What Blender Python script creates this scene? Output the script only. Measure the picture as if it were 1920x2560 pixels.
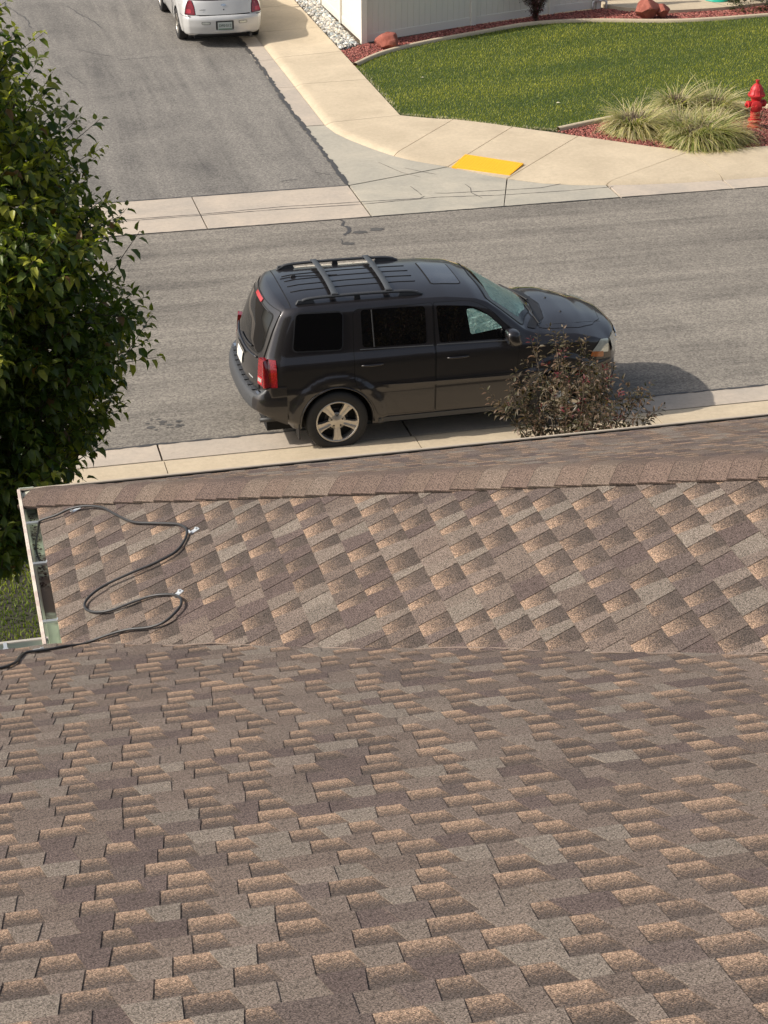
import bpy, bmesh, math, random
import numpy as np
from mathutils import Vector, Matrix
from math import sin, cos, pi, radians, sqrt

for o in list(bpy.data.objects): bpy.data.objects.remove(o, do_unlink=True)
SC = bpy.context.scene
COL = SC.collection

# ------------------------------------------------------------------ camera
CF, CPITCH, CROLL, CYAW, CH = 5026.505, 0.4584553, -0.0036863, 0.230274, 10.03528
cam = bpy.data.cameras.new('camera'); camo = bpy.data.objects.new('camera', cam); COL.objects.link(camo)
fw = Vector((sin(CYAW)*cos(CPITCH), cos(CYAW)*cos(CPITCH), -sin(CPITCH)))
rt = Vector((cos(CYAW), -sin(CYAW), 0)); up = rt.cross(fw)
r2 = rt*cos(CROLL)+up*sin(CROLL); u2 = up*cos(CROLL)-rt*sin(CROLL)
M = Matrix(((r2.x, u2.x, -fw.x, 0), (r2.y, u2.y, -fw.y, 0), (r2.z, u2.z, -fw.z, CH), (0, 0, 0, 1)))
camo.matrix_world = M
cam.sensor_fit = 'VERTICAL'; cam.sensor_height = 24.0; cam.lens = 24.0*CF/2560.0
cam.clip_start = 0.1; cam.clip_end = 1500
SC.camera = camo
CAMP = np.array([0, 0, CH]); CFW = np.array(fw); CR = np.array(r2); CU = np.array(u2)

# ------------------------------------------------------------------ light
SUN_EL, SUN_AZ = radians(37.5), radians(-86.0)      # azimuth measured clockwise from +Y
w = bpy.data.worlds.new("World"); SC.world = w; w.use_nodes = True
nt = w.node_tree; nt.nodes.clear()
sky = nt.nodes.new('ShaderNodeTexSky'); sky.sky_type = 'NISHITA'; sky.sun_disc = False
sky.sun_elevation = SUN_EL; sky.sun_rotation = SUN_AZ; sky.air_density = 1.0; sky.dust_density = 3.5; sky.ozone_density = 1.0
bg = nt.nodes.new('ShaderNodeBackground'); bg.inputs[1].default_value = 0.14
wo = nt.nodes.new('ShaderNodeOutputWorld'); hs_ = nt.nodes.new('ShaderNodeHueSaturation'); hs_.inputs['Saturation'].default_value = .62; nt.links.new(sky.outputs[0], hs_.inputs['Color']); nt.links.new(hs_.outputs[0], bg.inputs[0]); nt.links.new(bg.outputs[0], wo.inputs[0])
sl = bpy.data.lights.new('sun', 'SUN'); sl.energy = 4.6; sl.angle = radians(0.6); sl.color = (1.0, 0.93, 0.83)
so = bpy.data.objects.new('sun', sl); COL.objects.link(so)
tosun = Vector((sin(SUN_AZ)*cos(SUN_EL), cos(SUN_AZ)*cos(SUN_EL), sin(SUN_EL)))
so.rotation_euler = tosun.to_track_quat('Z', 'Y').to_euler()
SC.view_settings.view_transform = 'Standard'; SC.view_settings.look = 'None'
SC.view_settings.gamma = 1; SC.view_settings.exposure = 0.0; SC.view_settings.use_curve_mapping = False
SC.cycles.max_bounces = 6; SC.cycles.transparent_max_bounces = 8
SC.cycles.caustics_reflective = False; SC.cycles.caustics_refractive = False

# ------------------------------------------------------------------ helpers
def link(name, data=None, parent=None):
    o = bpy.data.objects.new(name, data); COL.objects.link(o)
    if parent is not None: o.parent = parent
    return o
def tag(o, label=None, cat=None, group=None, kind=None):
    if label: o['label'] = label
    if cat: o['category'] = cat
    if group: o['group'] = group
    if kind: o['kind'] = kind
    return o
def thing(name, label, cat, loc=(0, 0, 0), rz=0.0, group=None):
    o = link(name); o.location = loc; o.rotation_euler = (0, 0, rz)
    return tag(o, label, cat, group)
def mesh(name, V, F, mats=None, parent=None, smooth=False, mi=None, attrs=None, kind=None):
    me = bpy.data.meshes.new(name)
    V = np.asarray(V, dtype=np.float32)
    if isinstance(F, np.ndarray):
        nf, k = F.shape
        me.vertices.add(len(V)); me.vertices.foreach_set('co', V.ravel())
        me.loops.add(nf*k); me.loops.foreach_set('vertex_index', F.ravel().astype(np.int32))
        me.polygons.add(nf); me.polygons.foreach_set('loop_start', np.arange(0, nf*k, k, dtype=np.int32))
        me.update(calc_edges=True)
    else:
        me.from_pydata([tuple(v) for v in V.tolist()], [], [tuple(f) for f in F])
    if mats:
        for m in (mats if isinstance(mats, (list, tuple)) else [mats]): me.materials.append(m)
    if mi is not None: me.polygons.foreach_set('material_index', np.asarray(mi, dtype=np.int32))
    me.polygons.foreach_set('use_smooth', np.full(len(me.polygons), bool(smooth)))
    if attrs:
        for an, (ty, vals) in attrs.items():
            a = me.attributes.new(an, ty, 'POINT')
            vals = np.asarray(vals, dtype=np.float32)
            a.data.foreach_set('color' if ty == 'FLOAT_COLOR' else 'value', vals.ravel())
    me.update()
    o = link(name, me, parent)
    if kind: o['kind'] = kind
    return o
class MB:
    def __init__(s): s.v = []; s.f = []; s.m = []
    def add(s, V, F, m=0):
        b = len(s.v); s.v += [tuple(map(float, p)) for p in V]; s.f += [tuple(i+b for i in f) for f in F]; s.m += [m]*len(F); return s
    def box(s, c, d, rz=0.0, m=0, tap=1.0):
        x, y, z = [t/2 for t in d]; V = []
        for k, zz in ((1, -z), (tap, z)):
            for a, b in ((-x, -y), (x, -y), (x, y), (-x, y)):
                a, b = a*k, b*k
                V.append((c[0]+a*cos(rz)-b*sin(rz), c[1]+a*sin(rz)+b*cos(rz), c[2]+zz))
        return s.add(V, [(3, 2, 1, 0), (4, 5, 6, 7), (0, 1, 5, 4), (1, 2, 6, 5), (2, 3, 7, 6), (3, 0, 4, 7)], m)
    def tube(s, P, r, n=8, m=0, cap=True, flat=1.0):
        P = [Vector(p) for p in P]; R = r if isinstance(r, (list, tuple)) else [r]*len(P)
        V = []; prev = None
        for i, p in enumerate(P):
            t = (P[min(i+1, len(P)-1)]-P[max(i-1, 0)]).normalized()
            ref = Vector((0, 0, 1)) if abs(t.z) < .95 else Vector((1, 0, 0))
            a = t.cross(ref).normalized(); b = a.cross(t)
            if prev is not None and a.dot(prev) < 0: a = -a; b = -b
            prev = a
            for k in range(n):
                q = 2*pi*k/n; V.append(p+a*cos(q)*R[i]+b*sin(q)*R[i]*flat)
        F = []
        for i in range(len(P)-1):
            for k in range(n): F.append((i*n+k, i*n+(k+1) % n, (i+1)*n+(k+1) % n, (i+1)*n+k))
        if cap: F.append(tuple(range(n))[::-1]); F.append(tuple((len(P)-1)*n+k for k in range(n)))
        return s.add(V, F, m)
    def lathe(s, prof, c=(0, 0, 0), n=24, axis='z', m=0):
        V = []
        for (r, h) in prof:
            for k in range(n):
                a = 2*pi*k/n; x, y = r*cos(a), r*sin(a)
                V.append((c[0]+x, c[1]+y, c[2]+h) if axis == 'z' else ((c[0]+x, c[1]+h, c[2]+y) if axis == 'y' else (c[0]+h, c[1]+x, c[2]+y)))
        F = []
        for i in range(len(prof)-1):
            for k in range(n): F.append((i*n+k, i*n+(k+1) % n, (i+1)*n+(k+1) % n, (i+1)*n+k))
        return s.add(V, F, m)
    def prism(s, poly, z0, z1, m=0):
        n = len(poly); V = [(p[0], p[1], z0) for p in poly]+[(p[0], p[1], z1) for p in poly]
        F = [tuple(range(n))[::-1], tuple(range(n, 2*n))]+[(i, (i+1) % n, n+(i+1) % n, n+i) for i in range(n)]
        return s.add(V, F, m)
    def build(s, name, mats, parent=None, smooth=False, fix=True, bevel=0, kind=None):
        o = mesh(name, s.v, s.f, mats, parent, smooth, s.m, None, kind)
        if fix:
            bm = bmesh.new(); bm.from_mesh(o.data); bmesh.ops.recalc_face_normals(bm, faces=bm.faces)
            if bevel: bmesh.ops.bevel(bm, geom=list(bm.edges), offset=bevel, segments=2, affect='EDGES', profile=.6, clamp_overlap=True)
            bm.to_mesh(o.data); bm.free()
        return o
def autosmooth(o, ang=35):
    bm = bmesh.new(); bm.from_mesh(o.data)
    for f in bm.faces: f.smooth = True
    for e in bm.edges:
        if len(e.link_faces) == 2 and e.calc_face_angle(0) > radians(ang): e.smooth = False
    bm.to_mesh(o.data); bm.free(); return o
def interp(t, x): return float(np.interp(x, [a[0] for a in t], [a[1] for a in t]))
def vnoise(P, seed=0, sc=1.0):
    P = np.asarray(P)*sc; rs = np.random.RandomState(seed); out = 0
    for k in range(5):
        d = rs.normal(size=P.shape[1]); d /= np.linalg.norm(d); out = out+np.sin(P@d*(1.5+k*.9)+rs.rand()*6.28)/5
    return out
def catmull(P, n=6, closed=False):
    P = [Vector(p) for p in P]; out = []
    N = len(P)
    for i in range(N if closed else N-1):
        g = (lambda k: P[k % N]) if closed else (lambda k: P[max(0, min(N-1, k))])
        p0, p1, p2, p3 = g(i-1), g(i), g(i+1), g(i+2)
        for j in range(n):
            t = j/n
            out.append(.5*((2*p1)+(-p0+p2)*t+(2*p0-5*p1+4*p2-p3)*t*t+(-p0+3*p1-3*p2+p3)*t**3))
    if not closed: out.append(P[-1])
    return out

# ------------------------------------------------------------------ materials
def lin(h):
    return tuple(((c/255)/12.92 if c/255 <= .04045 else ((c/255+.055)/1.055)**2.4) for c in h)
class NT:
    def __init__(s, name):
        s.m = bpy.data.materials.new(name); s.m.use_nodes = True; s.t = s.m.node_tree
        s.b = s.t.nodes['Principled BSDF']
    def n(s, t, **k):
        q = s.t.nodes.new(t)
        for a, b in k.items(): setattr(q, a, b)
        return q
    def l(s, a, b): s.t.links.new(a, b)
    def coord(s, scale=(1, 1, 1), kind='Object', rot=(0, 0, 0)):
        tc = s.n('ShaderNodeTexCoord'); mp = s.n('ShaderNodeMapping'); mp.inputs['Scale'].default_value = scale; mp.inputs['Rotation'].default_value = rot
        s.l(tc.outputs[kind], mp.inputs[0]); return mp.outputs[0]
    def noise(s, co, scale, detail=4, rough=.55, dist=0):
        q = s.n('ShaderNodeTexNoise'); q.inputs['Scale'].default_value = scale; q.inputs['Detail'].default_value = detail; q.inputs['Roughness'].default_value = rough
        q.inputs['Distortion'].default_value = dist
        s.l(co, q.inputs['Vector']); return q.outputs['Fac']
    def ramp(s, x, a, b, c0=(0, 0, 0, 1), c1=(1, 1, 1, 1)):
        q = s.n('ShaderNodeValToRGB'); q.color_ramp.elements[0].position = a; q.color_ramp.elements[1].position = b
        q.color_ramp.elements[0].color = c0; q.color_ramp.elements[1].color = c1; s.l(x, q.inputs[0]); return q.outputs[0]
    def mix(s, f, a, b, mode='MIX'):
        q = s.n('ShaderNodeMix', data_type='RGBA', blend_type=mode)
        for i, v in ((0, f), (6, a), (7, b)):
            if isinstance(v, (int, float)): q.inputs[i].default_value = v
            elif isinstance(v, tuple): q.inputs[i].default_value = v if len(v) == 4 else v+(1,)
            else: s.l(v, q.inputs[i])
        return q.outputs[2]
    def math(s, op, a, b=None, clamp=False):
        q = s.n('ShaderNodeMath', operation=op, use_clamp=clamp)
        for i, v in ((0, a), (1, b)):
            if v is None: continue
            if isinstance(v, (int, float)): q.inputs[i].default_value = v
            else: s.l(v, q.inputs[i])
        return q.outputs[0]
    def bump(s, h, strength=.3, dist=.01):
        q = s.n('ShaderNodeBump'); q.inputs['Strength'].default_value = strength; q.inputs['Distance'].default_value = dist
        s.l(h, q.inputs['Height']); s.l(q.outputs[0], s.b.inputs['Normal'])
    def col(s, c):
        if isinstance(c, tuple): s.b.inputs['Base Color'].default_value = c if len(c) == 4 else c+(1,)
        else: s.l(c, s.b.inputs['Base Color'])
    def set(s, **k):
        for a, v in k.items(): s.b.inputs[a.replace('_', ' ')].default_value = v
        return s
def plain(name, c, rough=.6, metal=0.0, var=.12, sc=8, bump=0, bs=60, **k):
    t = NT(name); co = t.coord()
    n = t.noise(co, sc, 5)
    a = tuple(max(0, x*(1-var)) for x in c); b = tuple(x*(1+var) for x in c)
    t.col(t.mix(n, a, b)); t.set(Roughness=rough, Metallic=metal, **k)
    if bump: t.bump(t.noise(co, bs, 3), bump, .01)
    return t.m
def shingle_mat(name='asphalt_shingle'):
    t = NT(name); at = t.n('ShaderNodeAttribute', attribute_name='tint'); ag = t.n('ShaderNodeAttribute', attribute_name='grad')
    co = t.coord()
    g = t.n('ShaderNodeTexVoronoi'); g.inputs['Scale'].default_value = 330; t.l(co, g.inputs['Vector'])
    sep = t.n('ShaderNodeSeparateColor'); t.l(g.outputs['Color'], sep.inputs[0])
    fine = sep.outputs[0]
    n2 = t.noise(co, 190, 2, .7)
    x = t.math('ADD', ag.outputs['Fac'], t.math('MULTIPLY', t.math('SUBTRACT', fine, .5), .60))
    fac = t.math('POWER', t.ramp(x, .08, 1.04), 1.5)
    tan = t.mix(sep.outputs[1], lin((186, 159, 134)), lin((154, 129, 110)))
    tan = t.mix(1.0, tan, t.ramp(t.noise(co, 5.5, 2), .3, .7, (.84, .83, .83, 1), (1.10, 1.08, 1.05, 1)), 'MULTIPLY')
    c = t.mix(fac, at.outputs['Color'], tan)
    sp = t.math('ADD', t.math('MULTIPLY', sep.outputs[2], 1.5), t.math('MULTIPLY', n2, 1.2))
    sp = t.math('ADD', sp, -.32)
    cc = t.n('ShaderNodeCombineColor')
    for i in range(3): t.l(sp, cc.inputs[i])
    c = t.mix(1.0, c, cc.outputs[0], 'MULTIPLY')
    big = t.ramp(t.noise(co, 1.3, 4), .3, .7, (.90, .90, .91, 1), (1.08, 1.06, 1.04, 1))
    c = t.mix(1.0, c, big, 'MULTIPLY')
    t.col(c); t.set(Roughness=.93); t.b.inputs['Specular IOR Level'].default_value = .25
    t.bump(fine, 1.0, .0035)
    return t.m
def asphalt_mat(name, streak, rot=0.0, base=(142, 134, 124), dark=(104, 98, 92), scl=1.0):
    t = NT(name); co = t.coord(rot=(0, 0, rot))
    a, b = lin(base), lin(dark); a = tuple(x*.66 for x in a); b = tuple(x*.66 for x in b)
    mp = t.n('ShaderNodeMapping'); mp.inputs['Scale'].default_value = streak; t.l(co, mp.inputs[0])
    s1 = t.ramp(t.noise(mp.outputs[0], 1.0, 9, .74, .45), .34, .62)
    s2 = t.ramp(t.noise(co, .55, 5, .6, .6), .35, .7)
    c = t.mix(s1, b, a)
    c = t.mix(t.math('MULTIPLY', s2, .65), c, tuple(x*1.1 for x in a))
    v = t.n('ShaderNodeTexVoronoi'); v.inputs['Scale'].default_value = 42; t.l(co, v.inputs['Vector'])
    sep = t.n('ShaderNodeSeparateColor'); t.l(v.outputs['Color'], sep.inputs[0])
    agg = t.ramp(t.math('ADD', t.math('MULTIPLY', sep.outputs[0], .6), t.math('MULTIPLY', t.noise(co, 28, 3, .7), .5)), .2, .95, (.60, .59, .58, 1), (1.45, 1.43, 1.38, 1))
    c = t.mix(1.0, c, agg, 'MULTIPLY')
    t.col(c); t.set(Roughness=.9); t.bump(t.noise(co, 60, 3, .7), .35, .006)
    return t.m
def concrete_mat(name, base, dirt, amt=.5, fine=1.0):
    t = NT(name); co = t.coord(kind='Object')
    n1 = t.ramp(t.noise(co, 1.1, 6, .62, .5), .32, .72); n2 = t.noise(co, 14, 4, .7)
    c = t.mix(t.math('MULTIPLY', n1, amt), base, dirt)
    c = t.mix(1.0, c, t.ramp(n2, .2, .85, (.86, .86, .86, 1), (1.1, 1.1, 1.09, 1)), 'MULTIPLY')
    n3 = t.ramp(t.noise(co, 55, 2, .7), .62, .74, (1, 1, 1, 1), (.80, .77, .73, 1))
    c = t.mix(1.0, c, n3, 'MULTIPLY')
    t.col(c); t.set(Roughness=.88); t.bump(t.noise(co, 90, 3, .6), .15, .004)
    return t.m
def attr_mat(name, rough=.6, sc=40, var=.18, bump=0, **k):
    t = NT(name); at = t.n('ShaderNodeAttribute', attribute_name='tint'); co = t.coord()
    c = t.mix(1.0, at.outputs['Color'], t.ramp(t.noise(co, sc, 3, .6), .25, .8, (1-var,)*3+(1,), (1+var,)*3+(1,)), 'MULTIPLY')
    t.col(c); t.set(Roughness=rough, **k)
    if bump: t.bump(t.noise(co, sc*1.5, 3), bump, .01)
    return t.m
def leaf_mat(name, rough=.38, trans=.42):
    t = NT(name); at = t.n('ShaderNodeAttribute', attribute_name='tint'); co = t.coord()
    c = t.mix(1.0, at.outputs['Color'], t.ramp(t.noise(co, 9, 2), .3, .75, (.75, .78, .75, 1), (1.25, 1.2, 1.1, 1)), 'MULTIPLY')
    t.col(c); t.set(Roughness=rough); t.b.inputs['Specular IOR Level'].default_value = .45
    tr = t.n('ShaderNodeBsdfTranslucent'); t.l(t.mix(1.0, c, (1.5, 1.7, .7, 1), 'MULTIPLY'), tr.inputs[0])
    ms = t.n('ShaderNodeMixShader'); ms.inputs[0].default_value = trans
    out = t.t.nodes['Material Output']; t.l(t.b.outputs[0], ms.inputs[1]); t.l(tr.outputs[0], ms.inputs[2]); t.l(ms.outputs[0], out.inputs[0])
    return t.m
def paint_mat(name, c, metal=.55, rough=.32, flake=.25, coat=1.0, dirt=.12):
    t = NT(name); co = t.coord()
    f = t.noise(co, 900, 1); d = t.ramp(t.noise(co, 5, 5, .7), .45, .8)
    cc = t.mix(f, tuple(x*(1-flake) for x in c), tuple(x*(1+flake) for x in c))
    cc = t.mix(t.math('MULTIPLY', d, dirt), cc, (.22, .19, .15))
    t.col(cc); t.set(Roughness=rough, Metallic=metal); t.b.inputs['Coat Weight'].default_value = coat; t.b.inputs['Coat Roughness'].default_value = .045
    t.bump(t.noise(co, 2.2, 2), .02, .05)
    return t.m
def glass_mat(name, c=(.002, .0025, .0035), alpha=1.0):
    t = NT(name); co = t.coord(); d = t.noise(co, 30, 4)
    t.col(c); t.set(Roughness=.03, IOR=1.52); t.b.inputs['Specular IOR Level'].default_value = .62
    t.l(t.ramp(d, .3, .9, (.0, .0, .0, 1), (.03, .03, .03, 1)), t.b.inputs['Roughness'])
    if alpha < 1: t.b.inputs['Alpha'].default_value = alpha
    return t.m

MAT = dict(
    shingle=shingle_mat(),
    road=asphalt_mat('main_road_asphalt', (.14, 2.6, 1), base=(160, 153, 143), dark=(110, 105, 99)),
    side=asphalt_mat('side_street_asphalt', (1.5, .10, 1), base=(154, 149, 142), dark=(106, 103, 100)),
    walk=concrete_mat('warm_concrete', (.60, .495, .352), (.46, .375, .262), .9),
    pan=concrete_mat('gutter_concrete', (.53, .445, .355), (.38, .335, .285), .9),
    grey=concrete_mat('grey_concrete', (.475, .43, .345), (.34, .32, .27), 1.0),
    joint=plain('joint_dirt', (.15, .125, .10), .95),
    tar=plain('tar_seal', (.06, .057, .055), .55, var=.3, sc=20),
    stain=plain('dark_stain', (.085, .08, .075), .9, var=.35, sc=6),
    soil=plain('soil', (.10, .075, .05), .95, var=.3, sc=3),
    lawnbase=plain('lawn_soil', (.035, .06, .012), .95, var=.4, sc=12),
    vinyl=plain('fence_vinyl', (.76, .725, .64), .45, var=.03),
    stucco=plain('stucco', (.11, .085, .065), .9, var=.08, sc=30, bump=.3),
    white=plain('white_plastic', (.75, .74, .70), .4, var=.05),
    yellow=None,
    red=plain('hydrant_red', (.46, .022, .024), .5, var=.3, sc=9),
    black=plain('black_plastic', (.018, .018, .02), .55, var=.2),
    trim=plain('dark_grey_trim', (.05, .052, .056), .5, var=.15, sc=30, bump=.1, bs=200),
    rubber=plain('tyre_rubber', (.022, .021, .02), .8, var=.3, sc=25),
    void=plain('void_black', (.004, .004, .004), .9),
    alu=plain('gutter_paint', (.42, .45, .40), .45, var=.1, sc=10),
    gutin=None, gutlip=plain('gutter_lip', (.62, .48, .41), .5, var=.12, sc=14),
    metal=plain('bare_aluminium', (.68, .70, .70), .35, metal=.6, var=.08, sc=30),
    chrome=plain('chrome', (.75, .75, .74), .12, metal=1.0, var=.03),
    alloy=plain('alloy_wheel', (.55, .51, .45), .32, metal=.75, var=.12, sc=16),
    darkmetal=plain('dark_metal', (.05, .05, .05), .5, metal=.5),
    cable=plain('cable_black', (.03, .03, .031), .42, var=.25, sc=40),
    bark=plain('bark', (.11, .075, .05), .9, var=.35, sc=30, bump=.6, bs=40),
    twig=plain('twig', (.10, .075, .05), .85, var=.3, sc=30),
    leaf=leaf_mat('pear_leaf'), pleaf=leaf_mat('purple_leaf', .5, .25), grass=leaf_mat('grass_blade', .6, .3),
    suv=paint_mat('graphite_paint', (.028, .025, .0265), .6, .36, .3, dirt=.008),
    wcar=paint_mat('pearl_white_paint', (.58, .575, .56), .15, .35, .04, dirt=.05),
    glass=glass_mat('tinted_glass'), clear=glass_mat('clear_glass', (.01, .02, .02), .14),
    lens=None, hose=plain('hose_teal', (.03, .42, .30), .4, var=.1, sc=20),
    lava=attr_mat('lava_rock', .9, 30, .3, .5), stone=attr_mat('river_stone', .7, 20, .2, .2),
    boulder=None,
)
# yellow truncated dome pad colour
MAT['yellow'] = plain('yellow_pad', (.86, .43, .012), .6, var=.07, sc=9)
t = NT('gutter_interior'); co = t.coord()
t.col(t.mix(t.ramp(t.noise(co, 3.0, 5, .65, .4), .46, .56), (.74, .80, .62), (.20, .15, .11))); t.set(Roughness=.7); MAT['gutin'] = t.m
t = NT('boulder_red'); co = t.coord()
t.col(t.mix(t.ramp(t.noise(co, 5, 6, .65), .3, .75), (.23, .062, .042), (.44, .15, .105))); t.set(Roughness=.95); t.bump(t.noise(co, 14, 6, .7), .8, .03); MAT['boulder'] = t.m
t = NT('red_lamp_lens'); co = t.coord((1, 1, 1))
v = t.n('ShaderNodeTexVoronoi'); v.inputs['Scale'].default_value = 60; t.l(co, v.inputs['Vector'])
t.col(t.mix(t.ramp(v.outputs['Distance'], .0, .6), (.34, .012, .018), (.18, .002, .006))); t.set(Roughness=.12); t.b.inputs['Coat Weight'].default_value = 1; MAT['lens'] = t.m
MAT['redglow'] = plain('bright_red_lens', (.48, .02, .03), .15, var=.2, sc=40, Coat_Weight=1.0)
MAT['amber'] = plain('amber_lens', (.40, .12, .03), .2, var=.15, sc=40, Coat_Weight=1.0)
MAT['lampclear'] = plain('clear_lamp_lens', (.55, .58, .54), .08, metal=.35, var=.35, sc=22, Coat_Weight=1.0)
t = NT('sunshade_foil'); co = t.coord((1, 1, 1.6))
n = t.noise(co, 9, 5, .7, 2.2)
t.col(t.mix(t.ramp(n, .3, .7), (.10, .27, .26), (.50, .72, .64))); t.set(Roughness=.3, Metallic=.35); t.bump(n, .9, .03); MAT['shade'] = t.m
t = NT('number_plate'); t.col((.44, .48, .46)); t.set(Roughness=.35); MAT['plate'] = t.m
MAT['plategreen'] = plain('plate_green', (.02, .06, .04), .5)

# ================================================================== GROUND
ground = mesh('ground', [(-400, -300, -.06), (400, -300, -.06), (400, 500, -.06), (-400, 500, -.06)], [(0, 1, 2, 3)], MAT['soil']); ground['kind'] = 'structure'
def sheet(name, poly, z, m, kind='structure', parent=None, depth=.02):
    o = MB().prism(poly, z-depth, z).build(name, m, parent)
    if parent is None and kind: o['kind'] = kind
    return o
sheet('main_road', [(-70, 22.22), (70, 22.22), (70, 30.26), (-70, 30.26)], 0.0, MAT['road'])
sheet('side_street', [(-2.3, 31.99), (6.92, 31.99), (6.90, 110), (-2.3, 110)], 0.0, MAT['side'])
sheet('front_yard', [(-40, -30), (60, -30), (60, 19.97), (-40, 19.97)], .10, plain('yard_mulch', (.040, .036, .024), .95, var=.4, sc=12))
KZ = .12
# --- kerb/sidewalk slabs: strips lofted from K (kerb foot) to B (back edge)
def slab(name, K, B, fac, m, parent, foot=.13, gap=.006):
    """K,B lists of points along the slab; fac: ramp factor per point (1 = full kerb, 0 = fully ramped)"""
    n = len(K); prof = [0, .015, .04, .08, .12, .20, .45, .75, 1.0]
    V = []; F = []
    for i in range(n):
        k = np.array(K[i], float); b = np.array(B[i], float); d = b-k; L = np.linalg.norm(d)
        for w_ in prof:
            s_ = w_*L
            zk = .055*(1-(1-min(1, s_/.16))**1.8) + (KZ-.055)*(s_/L)
            zr = .008 + (KZ)*min(1, s_/(L*.97))
            z = zk*fac[i]+zr*(1-fac[i])
            q = k+d*w_; V.append((q[0], q[1], z))
    m_ = len(prof)
    for i in range(n-1):
        for j in range(m_-1): F.append((i*m_+j, i*m_+j+1, (i+1)*m_+j+1, (i+1)*m_+j))
    base = len(V); ring = [j for j in range(m_)]+[i*m_+m_-1 for i in range(1, n)]+[(n-1)*m_+j for j in range(m_-2, -1, -1)]+[i*m_ for i in range(n-2, 0, -1)]
    V += [(V[r][0], V[r][1], -.05) for r in ring]
    R = len(ring)
    for a in range(R): F.append((ring[a], ring[(a+1) % R], base+(a+1) % R, base+a))
    o = MB().add(V, F).build(name, m, parent)
    return autosmooth(o, 30)
def lerp2(a, b, t): return (a[0]+(b[0]-a[0])*t, a[1]+(b[1]-a[1])*t)
def shrink(K, B, g=.007):
    K = [np.array(k, float) for k in K]; B = [np.array(b, float) for b in B]
    for P in (K, B):
        d = P[1]-P[0]; P[0] = P[0]+d/np.linalg.norm(d)*g
        d = P[-2]-P[-1]; P[-1] = P[-1]+d/np.linalg.norm(d)*g
    return K, B
sidewalk = link('corner_sidewalk'); sidewalk['kind'] = 'structure'
def walkrun(parts, parent):
    for K, B, fac, m in parts:
        K, B = shrink(K, B); slab('paving_slab', K, B, fac, m, parent)
Y = [46.6, 44.3, 41.9, 39.55, 37.45, 35.75]
runs = []
ys = [60, 57.6, 55.2, 52.8, 50.4, 48.0]+[45.6, 43.25, 40.9, 38.65, 35.75]
ybk = [59.9, 57.5, 55.1, 52.7, 50.3, 47.9]+[45.5, 43.15, 40.85, 38.45, 35.69]
kx = lambda y: 7.29; bx = 8.70
for i in range(len(ys)-1):
    runs.append(([(7.29, ys[i]), (7.29, ys[i+1])], [(8.70, ybk[i]), (8.70, ybk[i+1])], [1, 1], MAT['walk']))
# corner slabs
runs.append(([(7.29, 35.75), (7.36, 35.2), (7.52, 34.7), (7.79, 34.05), (8.06, 33.5)], [(8.70, 35.69), (8.9, 35.55), (9.1, 35.42), (9.35, 35.27), (9.59, 35.18)], [1, 1, 1, .9, .75], MAT['walk']))
runs.append(([(8.06, 33.5), (8.30, 33.16), (8.55, 32.90), (8.82, 32.66)], [(9.59, 35.18), (9.9, 34.93), (10.2, 34.68), (10.49, 34.40)], [.75, .35, .05, 0], MAT['walk']))
runs.append(([(8.82, 32.66), (9.2, 32.18), (9.6, 31.72)], [(10.49, 34.40), (10.98, 33.97), (11.46, 33.53)], [0, 0, 0], MAT['walk']))
runs.append(([(9.6, 31.72), (10.1, 31.33), (10.6, 31.11), (11.11, 30.97)], [(11.46, 33.53), (11.98, 33.07), (12.5, 32.6), (13.06, 32.16)], [0, .35, .75, .95], MAT['walk']))
runs.append(([(11.11, 30.97), (11.7, 30.86), (12.4, 30.79), (13.12, 30.77)], [(13.06, 32.16), (13.07, 32.155), (13.075, 32.152), (13.08, 32.15)], [1, 1, 1, 1], MAT['walk']))
x = 13.12
while x < 40:
    runs.append(([(x, 30.77), (x+1.5, 30.77)], [(x-.04, 32.15), (x+1.46, 32.15)], [1, 1], MAT['walk'])); x += 1.5
walkrun(runs, sidewalk)
near = link('near_sidewalk'); near['kind'] = 'structure'
x = -28.1
nr = []
while x < 45:
    nr.append(([(x, 21.74), (x+3.05, 21.74)], [(x-.02, 20.02), (x+3.03, 20.02)], [1, 1], MAT['walk'])); x += 3.05
for K, B, f_, m in nr:
    K, B = shrink(K, B, .006); slab('paving_slab', K, B, f_, m, near)
sheet('joint_bed', [(-50, 19.99), (50, 19.99), (50, 21.76), (-50, 21.76)], -.03, MAT['joint'])
sheet('joint_bed', [(7.27, 32.0), (45, 30.7), (45, 32.2), (13, 32.2), (9.6, 35.3), (8.7, 35.8), (8.72, 62), (7.28, 62)], -.03, MAT['joint'])
# --- gutter pans
gut = link('gutter_pan'); gut['kind'] = 'structure'
def slabs2(polys, m, parent, name='gutter_slab', z=.008, bev=.006):
    for p in polys:
        c = np.mean(np.array(p), axis=0); q = [tuple(np.array(v)+(c-np.array(v))/np.linalg.norm(c-np.array(v))*.008) for v in p]
        MB().prism(q, -.05, z).build(name, m, parent)
pl = [[(6.90, a), (6.90, b), (7.283, b), (7.283, a)] for a, b in ((35.78, 38.65), (38.65, 40.94), (40.94, 43.3), (43.3, 45.7), (45.7, 48.1), (48.1, 50.5), (50.5, 53), (53, 56), (56, 60))]
slabs2(pl, MAT['pan'], gut)
slabs2([[(11.14, 30.27), (11.14, 30.955), (11.7, 30.852), (12.4, 30.782), (13.1, 30.762), (13.1, 30.27)]]+[[(13.12+1.5*i, 30.27), (13.12+1.5*i, 30.763), (14.62+1.5*i, 30.763), (14.62+1.5*i, 30.27)] for i in range(14)], MAT['pan'], gut)
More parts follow.
